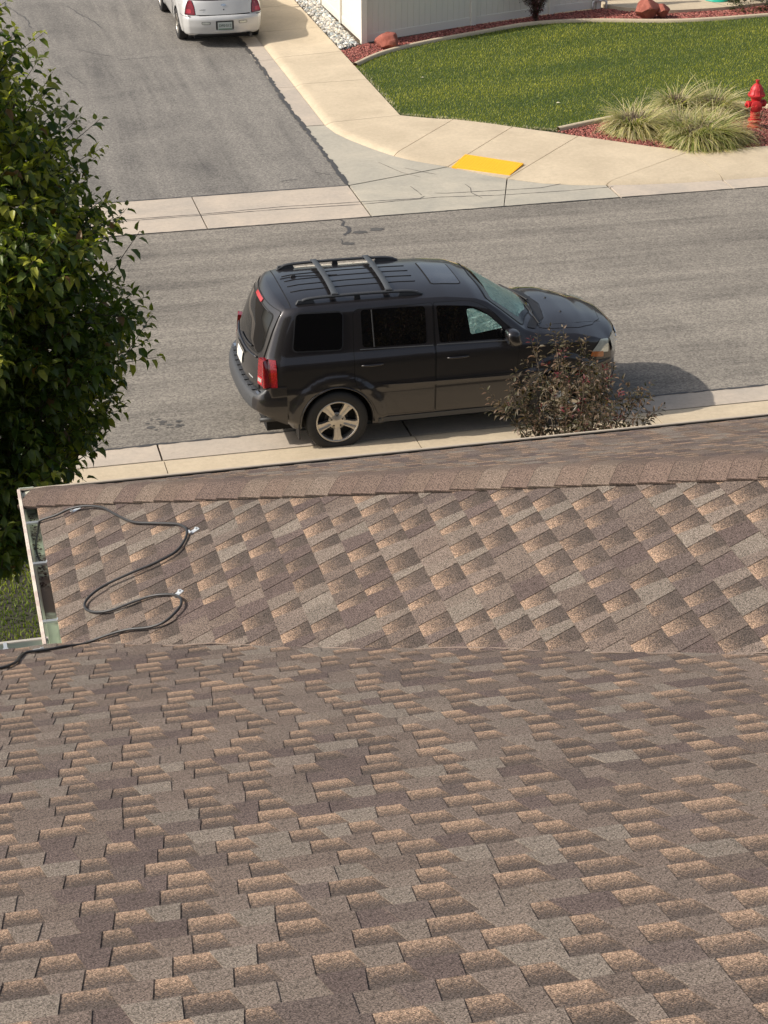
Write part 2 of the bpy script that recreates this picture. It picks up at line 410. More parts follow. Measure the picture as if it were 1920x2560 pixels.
slabs2([[(6.92, 35.76), (7.282, 35.76), (7.353, 35.2), (7.512, 34.695), (7.782, 34.045), (8.05, 33.49), (8.29, 33.15), (8.54, 32.89), (8.80, 32.64), (6.92, 32.0)],
        ], MAT['grey'], gut)
slabs2([[(6.92, 30.27), (6.92, 31.97), (8.80, 32.62), (9.19, 32.16), (9.59, 31.70), (9.12, 30.27)]], MAT['grey'], gut)
slabs2([[(9.122, 30.27), (9.596, 31.697), (10.1, 31.315), (10.6, 31.09), (11.11, 30.955), (11.11, 30.27)]], MAT['grey'], gut)
slabs2([[(a, 30.27), (a, 31.98), (b, 31.98), (b, 30.27)] for a, b in ((4.258, 6.90), (1.0, 4.25), (-2.3, .97), (-5.6, -2.33), (-9, -5.63), (-13, -9.03), (-18, -13.03))], MAT['pan'], gut, 'valley_gutter_slab')
xs = -28.1
while xs < 45:
    slabs2([[(xs, 21.76), (xs, 22.22), (xs+3.04, 22.22), (xs+3.04, 21.76)]], MAT['pan'], gut); xs += 3.05
sheet('joint_bed', [(-50, 21.7), (50, 21.7), (50, 22.3), (-50, 22.3)], -.03, MAT['joint'])
sheet('joint_bed', [(-18, 30.2), (30, 30.2), (30, 31), (9.5, 32), (8.8, 32.7), (7.3, 35.8), (7.3, 60), (6.86, 60), (6.86, 32.05), (-18, 32.05)], -.031, MAT['joint'])
def ribbon(name, pts, wd, z, m, parent, jag=.4, seed=1, one=False, step=.06):
    rnd = random.Random(seed); P = []
    for a, b in zip(pts[:-1], pts[1:]):
        a, b = Vector(a), Vector(b); n = max(1, int((b-a).length/step))
        for i in range(n): P.append(a.lerp(b, i/n))
    P.append(Vector(pts[-1])); V = []; F = []; w1 = w2 = wd
    for i, p in enumerate(P):
        t = (P[min(i+1, len(P)-1)]-P[max(0, i-1)]).normalized(); nn = Vector((-t.y, t.x))
        if rnd.random() < .6: w1 = wd*(1+rnd.uniform(-jag, jag))
        if rnd.random() < .6: w2 = wd*(1+rnd.uniform(-jag, jag)) if not one else wd*.25
        e = .3 if i in (0, len(P)-1) else 1
        for s_ in (w1*.5*e, -w2*.5*e): V.append((p.x+nn.x*s_, p.y+nn.y*s_, z))
    for i in range(len(P)-1): F.append((2*i, 2*i+1, 2*i+3, 2*i+2))
    o = mesh(name, V, F, m, parent); 
    if parent is None: o['kind'] = 'structure'
    return o
ribbon('tar_seam', [(6.90, 32.0), (6.90, 34.5), (6.87, 37), (6.93, 40), (6.90, 44), (6.92, 50), (6.9, 58)], .075, .0125, MAT['tar'], None, .75, 3)
ribbon('tar_seam', [(-2.3, 32.0), (1.5, 31.99), (4.4, 32.005), (6.9, 31.99)], .035, .0125, MAT['tar'], None, .5, 4)
ribbon('tar_seam', [(-12, 30.265), (3, 30.26), (7, 30.25), (9.2, 30.26), (14, 30.26), (24, 30.26)], .02, .0125, MAT['tar'], None, .8, 5)
ribbon('tar_seam', [(-10, 22.23), (2, 22.22), (5, 22.24), (9, 22.22), (12, 22.23), (25, 22.22)], .035, .0125, MAT['tar'], None, .9, 6)
ribbon('tar_seam', [(6.38, 30.24), (6.42, 30.1), (6.36, 29.95), (6.44, 29.8), (6.40, 29.62), (6.28, 29.45)], .05, .005, MAT['tar'], None, .6, 7, step=.03)
for pts, sd in (([(-4, 31.02), (2, 31.05), (4.3, 31.03), (5.6, 31.10), (6.9, 31.05), (7.9, 31.0), (8.0, 31.1)], 8), ([(-4, 30.95), (2, 30.96), (4.3, 30.97), (5.5, 30.98), (6.9, 30.92), (8.2, 30.99), (9.2, 30.86), (10.3, 30.82), (11.2, 30.85)], 9),
                ([(8.2, 31.22), (8.4, 31.17), (9.1, 31.12), (10.0, 31.08), (10.4, 31.22)], 10), ([(7.9, 31.7), (7.95, 31.4), (7.97, 31.15)], 11), ([(7.7, 33.2), (7.95, 32.5), (8.2, 32.15)], 12), ([(8.05, 32.75), (8.35, 32.4), (8.5, 32.25)], 13),
                ([(8.82, 31.6), (8.86, 31.35), (8.8, 31.1), (8.9, 30.75)], 14)):
    ribbon('water_stain', [(a, b) for a, b in pts], .022 if sd < 11 else .014, .0105, MAT['stain'], None, .6, sd)
# hairline cracks in the asphalt
rnd = random.Random(5)
def crack(x, y, dx, dy, L, wd, sd, z=.0045):
    r = random.Random(sd); P = [(x, y)]; 
    for i in range(int(L/.12)):
        x += dx*.12+r.uniform(-.035, .035); y += dy*.12+r.uniform(-.035, .035); P.append((x, y))
    ribbon('asphalt_crack', P, wd, z, MAT['tar'], None, .6, sd, step=.05)
crack(3.6, 47.2, .25, -1, 2.4, .018, 21); crack(2.2, 48, .1, -1, 3, .02, 22); crack(3.2, 43, .6, -.6, 1.5, .012, 23); crack(4.1, 41.7, 1, -.05, 1.4, .010, 24)
crack(6.5, 32.9, .5, -.6, .5, .012, 25); crack(6.2, 32.6, -.7, -.2, .6, .01, 26); crack(3.0, 41, .2, -1, 1.2, .012, 27); crack(7.7, 29.9, .6, -.2, .4, .014, 28)
crack(6.2, 29.3, -.1, -1, .25, .012, 30)
def blot(name, c, r, z, m, n=18, sy=.7, seed=0, parent=None):
    rr = random.Random(seed); V = [(c[0], c[1], z)]
    for i in range(n):
        a = 2*pi*i/n; q = r*(1+rr.uniform(-.25, .2)); V.append((c[0]+q*cos(a), c[1]+q*sin(a)*sy, z))
    o = mesh(name, V, [(0, 1+i, 1+(i+1) % n) for i in range(n)], m, parent)
    if parent is None: o['kind'] = 'structure'
    return o
for i, (c, r) in enumerate((((6.55, 29.55), .11), ((6.84, 29.62), .12), ((6.25, 29.05), .10), ((7.15, 29.5), .02))):
    blot('oil_stain', c, r, .0045, MAT['stain'], seed=i)
rr = random.Random(8)
for i in range(16): blot('oil_stain', (2.55+rr.uniform(-.22, .22), 22.85+rr.uniform(-.18, .18)), rr.uniform(.015, .055), .0045, MAT['stain'], seed=30+i)

# ---- corner yard: lawn, beds
def polyfill(P, step, jit, rs, z=0):
    P = np.array(P); lo = P.min(0); hi = P.max(0)
    X, Yg = np.meshgrid(np.arange(lo[0], hi[0], step), np.arange(lo[1], hi[1], step)); Q = np.stack([X.ravel(), Yg.ravel()], 1)
    Q = Q+rs.uniform(-jit, jit, Q.shape); return Q[inside(P, Q)]
def inside(P, Q):
    P = np.array(P); ins = np.zeros(len(Q), bool); n = len(P)
    for i in range(n):
        a, b = P[i], P[(i+1) % n]
        c = ((a[1] > Q[:, 1]) != (b[1] > Q[:, 1])) & (Q[:, 0] < (b[0]-a[0])*(Q[:, 1]-a[1])/(b[1]-a[1]+1e-12)+a[0]); ins ^= c
    return ins
edgeA = [tuple(p)[:2] for p in catmull([(8.72, 39.60, 0), (9.52, 40.47, 0), (10.6, 41.15, 0), (11.86, 41.71, 0), (13.29, 42.28, 0), (14.65, 42.24, 0), (16.1, 41.82, 0), (17.15, 41.72, 0), (18.6, 41.8, 0), (21, 42.0, 0), (28, 42.4, 0)], 6)]
edgeB = [tuple(p)[:2] for p in catmull([(11.24, 34.02, 0), (12.43, 34.5, 0), (13.6, 34.80, 0), (14.85, 34.92, 0), (15.3, 34.78, 0), (15.8, 34.3, 0), (16.9, 33.1, 0), (17.4, 32.2, 0)], 6)]
front = [(8.74, 35.75), (9.59, 35.22), (10.49, 34.44), (11.24, 34.02)]
lawn = edgeA+[(28, 32.17)]+edgeB[::-1]+front[::-1]
sheet('yard_soil', [(8.71, 60), (8.71, 35.72), (9.59, 35.19), (10.49, 34.41), (11.46, 33.54), (13.06, 32.17), (45, 32.16), (45, 60)], .085, MAT['soil'], depth=.1)
sheet('lawn_ground', lawn, .105, MAT['lawnbase'], depth=.02)
bedB = edgeB+[(13.09, 32.17), (11.46, 33.55)]
fenceL = [(9.26, 41.40), (9.16, 60)]
bedA = edgeA+[(28, 44), (18.0, 42.62), (16.46, 42.64), (15.69, 43.12), (15.3, 43.6), (15.15, 43.44), (13.98, 43.2), (11.99, 42.58), (9.38, 41.44), (9.26, 41.40), (8.72, 40.95)]
def concrete_edging(name, pts):
    mb = MB(); P = pts; V = []; F = []
    for i, p in enumerate(P):
        a = np.array(P[max(i-1, 0)]); b = np.array(P[min(i+1, len(P)-1)]); t_ = (b-a)/np.linalg.norm(b-a); n_ = np.array([-t_[1], t_[0]])
        for s_, z in ((-.05, .08), (-.045, .155), (-.02, .175), (.03, .175), (.05, .155), (.055, .08)):
            q = np.array(p)+n_*s_; V.append((q[0], q[1], z))
    for i in range(len(P)-1):
        for j in range(5): F.append((i*6+j, i*6+j+1, i*6+j+7, i*6+j+6))
    o = mb.add(V, F).build(name, MAT['walk']); o['kind'] = 'structure'; return autosmooth(o, 50)
concrete_edging('lawn_edging', edgeA); concrete_edging('bed_edging', edgeB)
def blades(name, Q, z, h, wd, cols, seed, lean=.35, parent=None, seg=1):
    rs = np.random.RandomState(seed); n = len(Q); H = h*rs.uniform(.55, 1.25, n); a = rs.uniform(0, 2*pi, n); l = rs.uniform(0, lean, n)*H; b = rs.uniform(0, 2*pi, n)
    dx, dy = np.cos(a)*wd/2, np.sin(a)*wd/2
    V = np.zeros((n, 3, 3)); zz = np.full(n, z)
    V[:, 0] = np.stack([Q[:, 0]-dx, Q[:, 1]-dy, zz], 1); V[:, 1] = np.stack([Q[:, 0]+dx, Q[:, 1]+dy, zz], 1)
    V[:, 2] = np.stack([Q[:, 0]+np.cos(b)*l, Q[:, 1]+np.sin(b)*l, zz+H], 1)
    c0 = np.array(cols[0]); c1 = np.array(cols[1])
    f = np.clip(.5+.5*vnoise(Q, 5, .9)+.25*vnoise(Q, 8, 4.5)+rs.normal(0, .22, n), 0, 1)
    c = c0[None]*(1-f[:, None])+c1[None]*f[:, None]
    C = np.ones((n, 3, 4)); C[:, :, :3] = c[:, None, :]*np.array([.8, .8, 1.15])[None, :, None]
    F = np.arange(n*3).reshape(n, 3)
    o = mesh(name, V.reshape(-1, 3), F, MAT['grass'], parent, attrs={'tint': ('FLOAT_COLOR', C.reshape(-1, 4))}); return o
rs = np.random.RandomState(2)
Q = polyfill([(min(p[0], 20.5), p[1]) for p in lawn], .031, .017, rs)
Q = Q[(Q[:, 0] < 20.4)]
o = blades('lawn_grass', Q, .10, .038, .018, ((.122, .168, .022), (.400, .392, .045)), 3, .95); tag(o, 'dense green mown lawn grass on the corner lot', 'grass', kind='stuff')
Q = polyfill([(-7.5, 11.5), (1.0, 11.5), (1.9, 19.9), (-7.5, 19.9)], .036, .02, rs)
o = blades('front_lawn_grass', Q, .10, .055, .018, ((.10, .15, .02), (.30, .34, .045)), 4, .9); tag(o, 'green lawn grass below the roof gutter at left', 'grass', kind='stuff')
Q = np.concatenate([np.stack([rs.uniform(8.72, 8.80, 260), rs.uniform(35.9, 39.4, 260)], 1)]+[np.array([lerp2(front[i], front[i+1], u) for u in rs.uniform(0, 1, 170)])+rs.uniform(-.02, .05, (170, 2)) for i in range(3)])
o = blades('dry_grass_edge', Q, .10, .045, .02, ((.36, .33, .24), (.55, .50, .40)), 9, .9); tag(o, 'pale dry clippings along the lawn edge of the sidewalk', 'dry grass', kind='stuff')
# small stones
ICO = None
def icov():
    bm = bmesh.new(); bmesh.ops.create_icosphere(bm, subdivisions=1, radius=1); V = np.array([v.co[:] for v in bm.verts]); F = np.array([[v.index for v in f.verts] for f in bm.faces]); bm.free(); return V, F
IV, IF = icov()
OV = np.array([(1, 0, 0), (-1, 0, 0), (0, 1, 0), (0, -1, 0), (0, 0, 1), (0, 0, -1)], float); OF = np.array([(0, 2, 4), (2, 1, 4), (1, 3, 4), (3, 0, 4), (2, 0, 5), (1, 2, 5), (3, 1, 5), (0, 3, 5)])
def rocks(Q, z, size, cols, seed, base='oct', squash=.6):
    rs = np.random.RandomState(seed); BV, BF = (OV, OF) if base == 'oct' else (IV, IF); n = len(Q); k = len(BV)
    S = size*rs.uniform(.55, 1.35, (n, 1, 3))*np.array([1, 1, squash]); V = BV[None]*S*rs.uniform(.75, 1.25, (n, k, 1))
    a = rs.uniform(0, 2*pi, n); ca, sa = np.cos(a)[:, None], np.sin(a)[:, None]; t_ = rs.uniform(-.6, .6, n)
    x, y, zc = V[:, :, 0].copy(), V[:, :, 1].copy(), V[:, :, 2].copy(); ct, st = np.cos(t_)[:, None], np.sin(t_)[:, None]
    y, zc = y*ct-zc*st, y*st+zc*ct
    V[:, :, 0] = x*ca-y*sa+Q[:, 0:1]; V[:, :, 1] = x*sa+y*ca+Q[:, 1:2]; V[:, :, 2] = zc+z+rs.uniform(0, size*.5, (n, 1))
    f = rs.rand(n, 1); C = np.array(cols); idx = rs.randint(0, len(C), n); col = C[idx]*rs.uniform(.75, 1.25, (n, 1))
    T = np.ones((n, k, 4)); T[:, :, :3] = col[:, None, :]
    return V, (BF[None]+(np.arange(n)*k)[:, None, None]), T
def rockmesh(name, V, F, T, m, parent=None):
    return mesh(name, V.reshape(-1, 3), F.reshape(-1, F.shape[-1]), m, parent, attrs={'tint': ('FLOAT_COLOR', T.reshape(-1, 4))})
LAVA = [(.30, .085, .065), (.38, .13, .10), (.22, .06, .05), (.42, .17, .13), (.27, .09, .075)]
for P, nm, lb, sd in ((bedA, 'lava_rock_bed', 'red lava rock mulch along the foot of the fence', 31), (bedB, 'lava_rock_bed', 'red lava rock mulch round the grass clumps and hydrant', 32)):
    P2 = [(min(p[0], 21), p[1]) for p in P]
    Q = polyfill(P2, .042, .02, rs); o = rockmesh(nm, *rocks(Q, .095, .028, LAVA, sd), MAT['lava']); tag(o, lb, 'gravel', kind='stuff')
cob = link('river_rock_bed'); cob['kind'] = 'structure'
sheet('bed_liner', [(8.72, 60), (8.72, 41.0), (9.24, 41.42), (9.18, 60)], .09, MAT['soil'], parent=cob)
Q = polyfill([(8.74, 52), (8.74, 41.02), (9.20, 41.40), (9.12, 52)], .066, .022, rs)
Q = Q[np.argsort(Q[:, 1])]
STN = [(.60, .56, .48), (.42, .40, .37), (.30, .30, .29), (.68, .62, .50), (.50, .47, .42), (.38, .42, .42), (.72, .70, .66)]
V, F, T = rocks(Q, .125, .042, STN, 33, 'ico', .7)
for i in range(min(300, len(Q))):
    c = V[i].mean(0); o = mesh('stone', V[i]-c, IF, MAT['stone'], cob, smooth=True, attrs={'tint': ('FLOAT_COLOR', T[i])}); o.location = c
if len(Q) > 300:
    o = rockmesh('stones', V[300:], F[300:]-F[300:].min(), T[300:], MAT['stone'], cob); o['kind'] = 'stuff'; o.data.polygons.foreach_set('use_smooth', np.ones(len(o.data.polygons), bool))
Q2 = polyfill([(8.74, 52), (8.74, 41.02), (9.20, 41.40), (9.12, 52)], .05, .02, rs)
o = rockmesh('small_stones', *rocks(Q2, .10, .026, STN, 34, 'oct', .7), MAT['stone'], cob); o['kind'] = 'stuff'
# tactile pad
pad = link('tactile_pad'); tag(pad, 'yellow raised dome warning pad set in the kerb ramp', 'warning pad')
PA, PB, PC, PD = [np.array(q) for q in ((9.24, 33.08), (10.07, 32.31), (9.69, 31.86), (8.86, 32.58))]
def padz(u, v): return .018+.052*(1-v)+.006
V = []
for (u, v, q) in ((0, 0, PA), (1, 0, PB), (1, 1, PC), (0, 1, PD)): V.append((q[0], q[1], padz(u, v)))
V += [(a, b, c-.03) for a, b, c in V]
MB().add(V, [(0, 1, 2, 3), (7, 6, 5, 4), (0, 4, 5, 1), (1, 5, 6, 2), (2, 6, 7, 3), (3, 7, 4, 0)]).build('pad_plate', MAT['yellow'], pad)
mb = MB()
for i in range(19):
    for j in range(11):
        u, v = (i+.5)/19, (j+.5)/11; q = (PA*(1-u)+PB*u)*(1-v)+(PD*(1-u)+PC*u)*v; z = padz(u, v)
        n = 6; r = .0125; b = [(q[0]+r*cos(k*2*pi/n), q[1]+r*sin(k*2*pi/n), z) for k in range(n)]; tt = [(q[0]+r*.6*cos(k*2*pi/n), q[1]+r*.6*sin(k*2*pi/n), z+.006) for k in range(n)]
        mb.add(b+tt, [(k, (k+1) % n, n+(k+1) % n, n+k) for k in range(n)]+[tuple(range(n, 2*n))])
o = mb.build('domes', MAT['yellow'], pad, fix=False); o['kind'] = 'stuff'

# ================================================================== HOUSE WITH SHINGLE ROOF
ZE, S, XE, YM, YF = 5.15, .405, .41, 8.60, 10.345
NS = 1/sqrt(1+S*S)
house = thing('house', 'brown shingled house roof filling the foreground, with hipped wing and gutters', 'house')
TH = .004
PLAIN = [((.205, .172, .142), 3), ((.172, .136, .113), 5), ((.122, .092, .082), 3), ((.152, .118, .098), 4), ((.190, .154, .127), 3), ((.134, .104, .091), 2)]
PC_ = np.array([c for c, n in PLAIN for _ in range(n)])
E_ = .1435
class Plane:
    """origin O, u along the eave, v up the slope, n outward normal"""
    def __init__(s, O, u, v, n): s.O, s.u, s.v, s.n = [np.array(a, float) for a in (O, u, v, n)]
    def pt(s, a, b, h): return s.O+s.u*a+s.v*b+s.n*h
    def uv(s, P): d = np.array(P, float)-s.O; return d@s.u, d@s.v
PM = Plane((0, YM, ZE), (1, 0, 0), (0, -NS, S*NS), (0, S*NS, NS))
PLf = Plane((XE, 0, ZE), (0, -1, 0), (NS, 0, S*NS), (-S*NS, 0, NS))
PF = Plane((0, YF, ZE), (1, 0, 0), (0, -NS, S*NS), (0, S*NS, NS))
def pieces(pl, u0, u1, v1, seed, keep, mode='rand'):
    rs = np.random.RandomState(seed); out = []
    pat = [.088, .092, .074, .124, .104, .080, .112, .104, .066, .146, .092, .084, .082, .096]   # alternate recessed / raised, repeats about every 1.3 m
    nc = int(v1/E_)
    for k in range(nc):
        u = u0-2.0+((k*(.30 if mode == 'rand' else .118)+(rs.choice([0, .12, .31]) if mode == 'rand' else rs.uniform(-.06, .06))) % 1.344); i = 0
        while u < u1:
            w_ = pat[i % 14]*rs.uniform(.84, 1.18)
            rec = (i % 2 == 0); col = PC_[rs.randint(len(PC_))]*rs.uniform(.9, 1.1)
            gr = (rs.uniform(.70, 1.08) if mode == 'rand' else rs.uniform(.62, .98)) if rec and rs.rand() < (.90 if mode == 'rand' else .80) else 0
            if u+w_ > u0 and keep(u+w_/2, (k+.5)*E_): out.append((u, w_, k, rec, gr, col, rs.uniform(-.006, .006), rs.uniform(-.006, .006)))
            u += w_; i += 1
    return out
VS = [0, .34, .62, 1.16]
def piece_geo(pl, pc, top=None):
    u, w_, k, rec, gr, col, s0, s1 = pc
    hb, ht = (.0042, .0006) if rec else (.0070, .0034)
    if rec: u -= .030; w_ += .060; s0 = s1 = 0
    dv = 0 if rec else .0165
    g = .0007; V = []; G = []
    for q in VS:
        f = q/1.16; h = hb*(1-f)+ht*f
        for a, sl_, sd_ in ((u+g, s0, 1), (u+w_-g, s1, -1)):
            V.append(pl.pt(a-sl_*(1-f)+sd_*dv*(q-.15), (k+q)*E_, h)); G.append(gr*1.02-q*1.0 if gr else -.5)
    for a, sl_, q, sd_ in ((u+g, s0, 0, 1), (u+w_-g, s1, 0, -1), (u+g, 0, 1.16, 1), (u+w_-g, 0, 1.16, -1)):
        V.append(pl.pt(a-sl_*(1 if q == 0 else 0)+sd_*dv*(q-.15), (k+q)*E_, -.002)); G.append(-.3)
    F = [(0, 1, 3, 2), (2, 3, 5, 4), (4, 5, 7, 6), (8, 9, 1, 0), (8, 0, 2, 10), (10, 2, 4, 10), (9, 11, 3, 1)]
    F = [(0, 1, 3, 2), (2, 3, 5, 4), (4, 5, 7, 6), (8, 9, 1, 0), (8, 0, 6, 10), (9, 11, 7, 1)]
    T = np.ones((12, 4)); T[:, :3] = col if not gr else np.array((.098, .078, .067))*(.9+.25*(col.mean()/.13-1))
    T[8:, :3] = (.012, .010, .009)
    return np.array(V), F, T, np.array(G)
def join(pl, L, name, parent, m, clip=None):
    n = len(L); V = np.zeros((n, 12, 3)); T = np.zeros((n, 12, 4)); G = np.zeros((n, 12)); Fs = []
    for i, pc in enumerate(L):
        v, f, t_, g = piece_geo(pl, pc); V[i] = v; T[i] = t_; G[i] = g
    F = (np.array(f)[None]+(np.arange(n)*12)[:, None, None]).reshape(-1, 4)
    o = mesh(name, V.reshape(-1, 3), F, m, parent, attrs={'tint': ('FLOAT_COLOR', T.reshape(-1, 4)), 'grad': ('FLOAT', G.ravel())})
    if clip:
        bm = bmesh.new(); bm.from_mesh(o.data)
        for co_, no_ in clip: bmesh.ops.bisect_plane(bm, geom=list(bm.verts)+list(bm.edges)+list(bm.faces), plane_co=co_, plane_no=no_, clear_outer=True)
        bm.to_mesh(o.data); bm.free()
    o['kind'] = 'stuff'; return o
# main roof: deck + shingles
YR = 1.15; ZR = ZE+(YM-YR)*S; XA, XB = -7.0, 11.0
roof = MB().add([(XA, YM-.03, ZE-.015), (XB, YM-.03, ZE-.015), (XB, YR, ZR-.012), (XA, YR, ZR-.012), (XB, -6, ZR-7.15*S), (XA, -6, ZR-7.15*S)], [(0, 1, 2, 3), (3, 2, 4, 5)]).build('main_roof', plain('roof_deck', (.06, .045, .035), .95), house)
valx = lambda y: XE+(YM-y)
def keepM(u, v):
    y = YM-v*NS; return u < valx(y)+.3 or y < YF-6.4
LM = pieces(PM, -6.9, 10.9, (YM-YR)/NS, 11, keepM)
def infront(P, m=60):
    d = P-CAMP; z = d@CFW; return abs(d@CR/z*CF) < 960+m and abs(d@CU/z*CF) < 1280+m, np.linalg.norm(d)
sc = []
for i, pc in enumerate(LM):
    c = PM.pt(pc[0]+pc[1]/2, (pc[2]+.5)*E_, 0); ok, d = infront(c, 40)
    if ok and c[0] < valx(c[1])-.1: sc.append((d, i))
sc.sort(); sel = set(i for d, i in sc[:300])
for i in sorted(sel):
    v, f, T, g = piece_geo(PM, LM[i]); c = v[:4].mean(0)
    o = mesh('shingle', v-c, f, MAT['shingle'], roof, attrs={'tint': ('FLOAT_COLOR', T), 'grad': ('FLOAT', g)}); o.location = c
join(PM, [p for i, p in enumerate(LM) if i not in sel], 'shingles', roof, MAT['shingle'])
# ridge cap of the main roof and back slope sheet are behind the camera; simple cap
MB().add([(XA, YR+.15, ZR-.052), (XB, YR+.15, ZR-.052), (XB, YR, ZR+.012), (XA, YR, ZR+.012), (XB, YR-.15, ZR-.052), (XA, YR-.15, ZR-.052)], [(0, 1, 2, 3), (3, 2, 4, 5)]).build('ridge_strip', MAT['bark'], roof)
# wing roof
HX = 7.0
wing = MB().add([(XE, YF, ZE-.015), (XE+HX, YF-HX, ZE+HX*S-.015), (XE, YM, ZE-.015), (XE+HX, YM-HX, ZE+HX*S-.015), (XB, YF, ZE-.015), (XB, YF-HX, ZE+HX*S-.015)],
     [(0, 2, 3, 1), (0, 1, 5, 4)]).build('wing_roof', bpy.data.materials['roof_deck'], house)
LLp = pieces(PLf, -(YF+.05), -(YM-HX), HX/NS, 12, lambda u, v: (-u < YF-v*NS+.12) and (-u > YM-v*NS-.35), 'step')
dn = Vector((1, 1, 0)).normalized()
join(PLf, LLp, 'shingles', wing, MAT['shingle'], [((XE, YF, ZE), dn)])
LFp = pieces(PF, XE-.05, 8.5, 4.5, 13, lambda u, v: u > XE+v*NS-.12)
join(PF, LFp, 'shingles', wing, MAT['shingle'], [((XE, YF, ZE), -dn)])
# cut valley edge: thin raised lip of trimmed shingles along the valley
vl = []
# hip caps
hd = np.array([1, -1, S]); hd = hd/np.linalg.norm(hd)
nL = np.array([-S*NS, 0, NS]); nF = np.array([0, S*NS, NS])
cL = np.cross(hd, nL); cL /= np.linalg.norm(cL)
if cL[1] > 0 or cL[0] < 0: cL = cL if (cL@np.array([-1, -1, 0])) > 0 else -cL
cF = np.cross(hd, nF); cF /= np.linalg.norm(cF); cF = cF if (cF@np.array([1, 1, 0])) > 0 else -cF
nR = (nL+nF); nR /= np.linalg.norm(nR)
rs = np.random.RandomState(44)
CAPC = [(.180, .132, .104), (.156, .114, .092), (.196, .150, .118), (.168, .124, .100), (.148, .108, .090), (.200, .156, .124), (.172, .124, .100)]
H0 = np.array([XE, YF, ZE])
ncap = 46
for k in range(ncap):
    wv = .150+rs.uniform(-.003, .003); V = []; G = []
    for q, h in ((0, .0205), (.05, .0205), (.45, .018), (1.5, .009)):
        b = H0+hd*(k*E_-.02+q*E_)
        for s_, dr, nn in ((-1, cL, nL), (-.62, cL, nL), (-.22, cL, nL), (0, None, nR), (.22, cF, nF), (.62, cF, nF), (1, cF, nF)):
            if dr is None: p_ = b+nR*(h-.006)
            elif abs(s_) < .3: p_ = b+dr*abs(s_)*wv+nn*(h-.001)
            else: p_ = b+dr*abs(s_)*wv+nn*h
            # leading edge swept back towards the sides, as the bent caps lie
            p_ = p_+hd*(abs(s_)*.02)
            V.append(p_); G.append(-.4)
    F = []
    for i in range(3):
        for j in range(6): F.append((i*7+j, i*7+j+1, (i+1)*7+j+1, (i+1)*7+j))
    nb = len(V)
    for j in range(7): V.append(V[j]-nR*.016); G.append(-.4)
    for j in range(6): F.append((nb+j, nb+j+1, j+1, j))
    for side in (0, 6):
        a = len(V); V.append(V[side]-nR*.022); V.append(V[21+side]-nR*.012); G += [-.4, -.4]
        F.append((a, side, 7+side, 14+side, 21+side, a+1))
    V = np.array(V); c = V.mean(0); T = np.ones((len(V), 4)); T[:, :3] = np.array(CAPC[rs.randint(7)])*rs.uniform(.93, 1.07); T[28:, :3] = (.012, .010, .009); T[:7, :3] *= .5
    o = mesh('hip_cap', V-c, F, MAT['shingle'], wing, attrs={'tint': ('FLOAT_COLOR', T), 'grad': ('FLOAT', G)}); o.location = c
# valley seam: faint hardened bead of sealant
vp = []
for i in range(60):
    t_ = .05+i*.1; vp.append((XE+t_+.05*0, YM-t_, ZE+S*t_+.012+.004*sin(i*1.3)))
MB().tube([(a+.012*sin(i*.9), b-.012*sin(i*.7), c-.006+.003*sin(i*2.3)) for i, (a, b, c) in enumerate(vp)], .003, 5).build('valley_bead', plain('sealant', (.22, .165, .13), .8), wing)
# walls under the eaves
wl = MB(); zt_ = ZE-.16
wl.box(((XA+XB)/2, (YM-.45-5.5)/2, zt_/2), (XB-XA-.8, YM-.45+5.5, zt_))
wl.build('wall', MAT['stucco'], house)
MB().box(((XE+.45+XB-.4)/2, (YF-.45+YM-.5)/2, zt_/2), (XB-.4-XE-.45, YF-.45-YM+.5, zt_)).build('wing_wall', MAT['stucco'], house)
MB().box(((XE+XB)/2, (YM+YF)/2-.1, ZE-.15), (XB-XE, YF-YM+.1, .03)).build('soffit', MAT['white'], house)
# gable end fill under the roof ends is out of view
# --- gutters
def gutter(name, p0, p1, out, lipm, inm, outm, drop=.02, depth=.070, wdt=.088):
    """trough from p0 to p1, 'out' = horizontal unit vector away from the roof"""
    p0, p1, out = [np.array(a, float) for a in (p0, p1, out)]
    prof_in = [(-.012, -drop), (-.006, -depth), (wdt*.62, -depth), (wdt*.90, -.055), (wdt*.93, -.010), (wdt*.93, 0)]
    prof_out = [(wdt*1.08, 0.0), (wdt*1.08, -.012), (wdt*1.06, -.055), (wdt*.70, -depth-.006), (-.012, -depth-.006)]
    g = link(name, None, house); g.name = name
    def strip(pr, nm, m):
        V = []
        for P in (p0, p1):
            for a, b in pr: q = P+out*a; V.append((q[0], q[1], q[2]+b))
        n = len(pr); return MB().add(V, [(i, i+1, n+i+1, n+i) for i in range(n-1)]).build(nm, m, g, fix=False)
    strip(prof_in[:-1]+[prof_in[-1]], 'trough', inm)
    strip([prof_in[-1], (wdt*.95, .006), (wdt*1.16, .006), (wdt*1.18, -.004), prof_out[0]], 'lip', lipm)
    strip(prof_out, 'outer_face', outm)
    return g
sage = plain('gutter_sage', (.70, .74, .62), .5, var=.12, sc=14)
lipfade = NT('gutter_lip_faded'); co = lipfade.coord()
lipfade.col(lipfade.mix(lipfade.ramp(lipfade.noise(co, 7, 5, .7), .42, .55), (.58, .46, .39), (.72, .66, .55))); lipfade.set(Roughness=.5)
gl = gutter('side_gutter', (XE-.004, YM+.03, ZE-.012), (XE-.004, YF+.075, ZE-.012), (-1, 0, 0), lipfade.m, MAT['gutin'], sage, wdt=.074)
MB().add([(XE-.052, YM+.03, ZE-.070), (XE-.052, YF+.06, ZE-.070), (XE-.070, YF+.06, ZE-.012), (XE-.070, YM+.03, ZE-.012)], [(0, 1, 2, 3)]).build('inner_face', sage, gl)
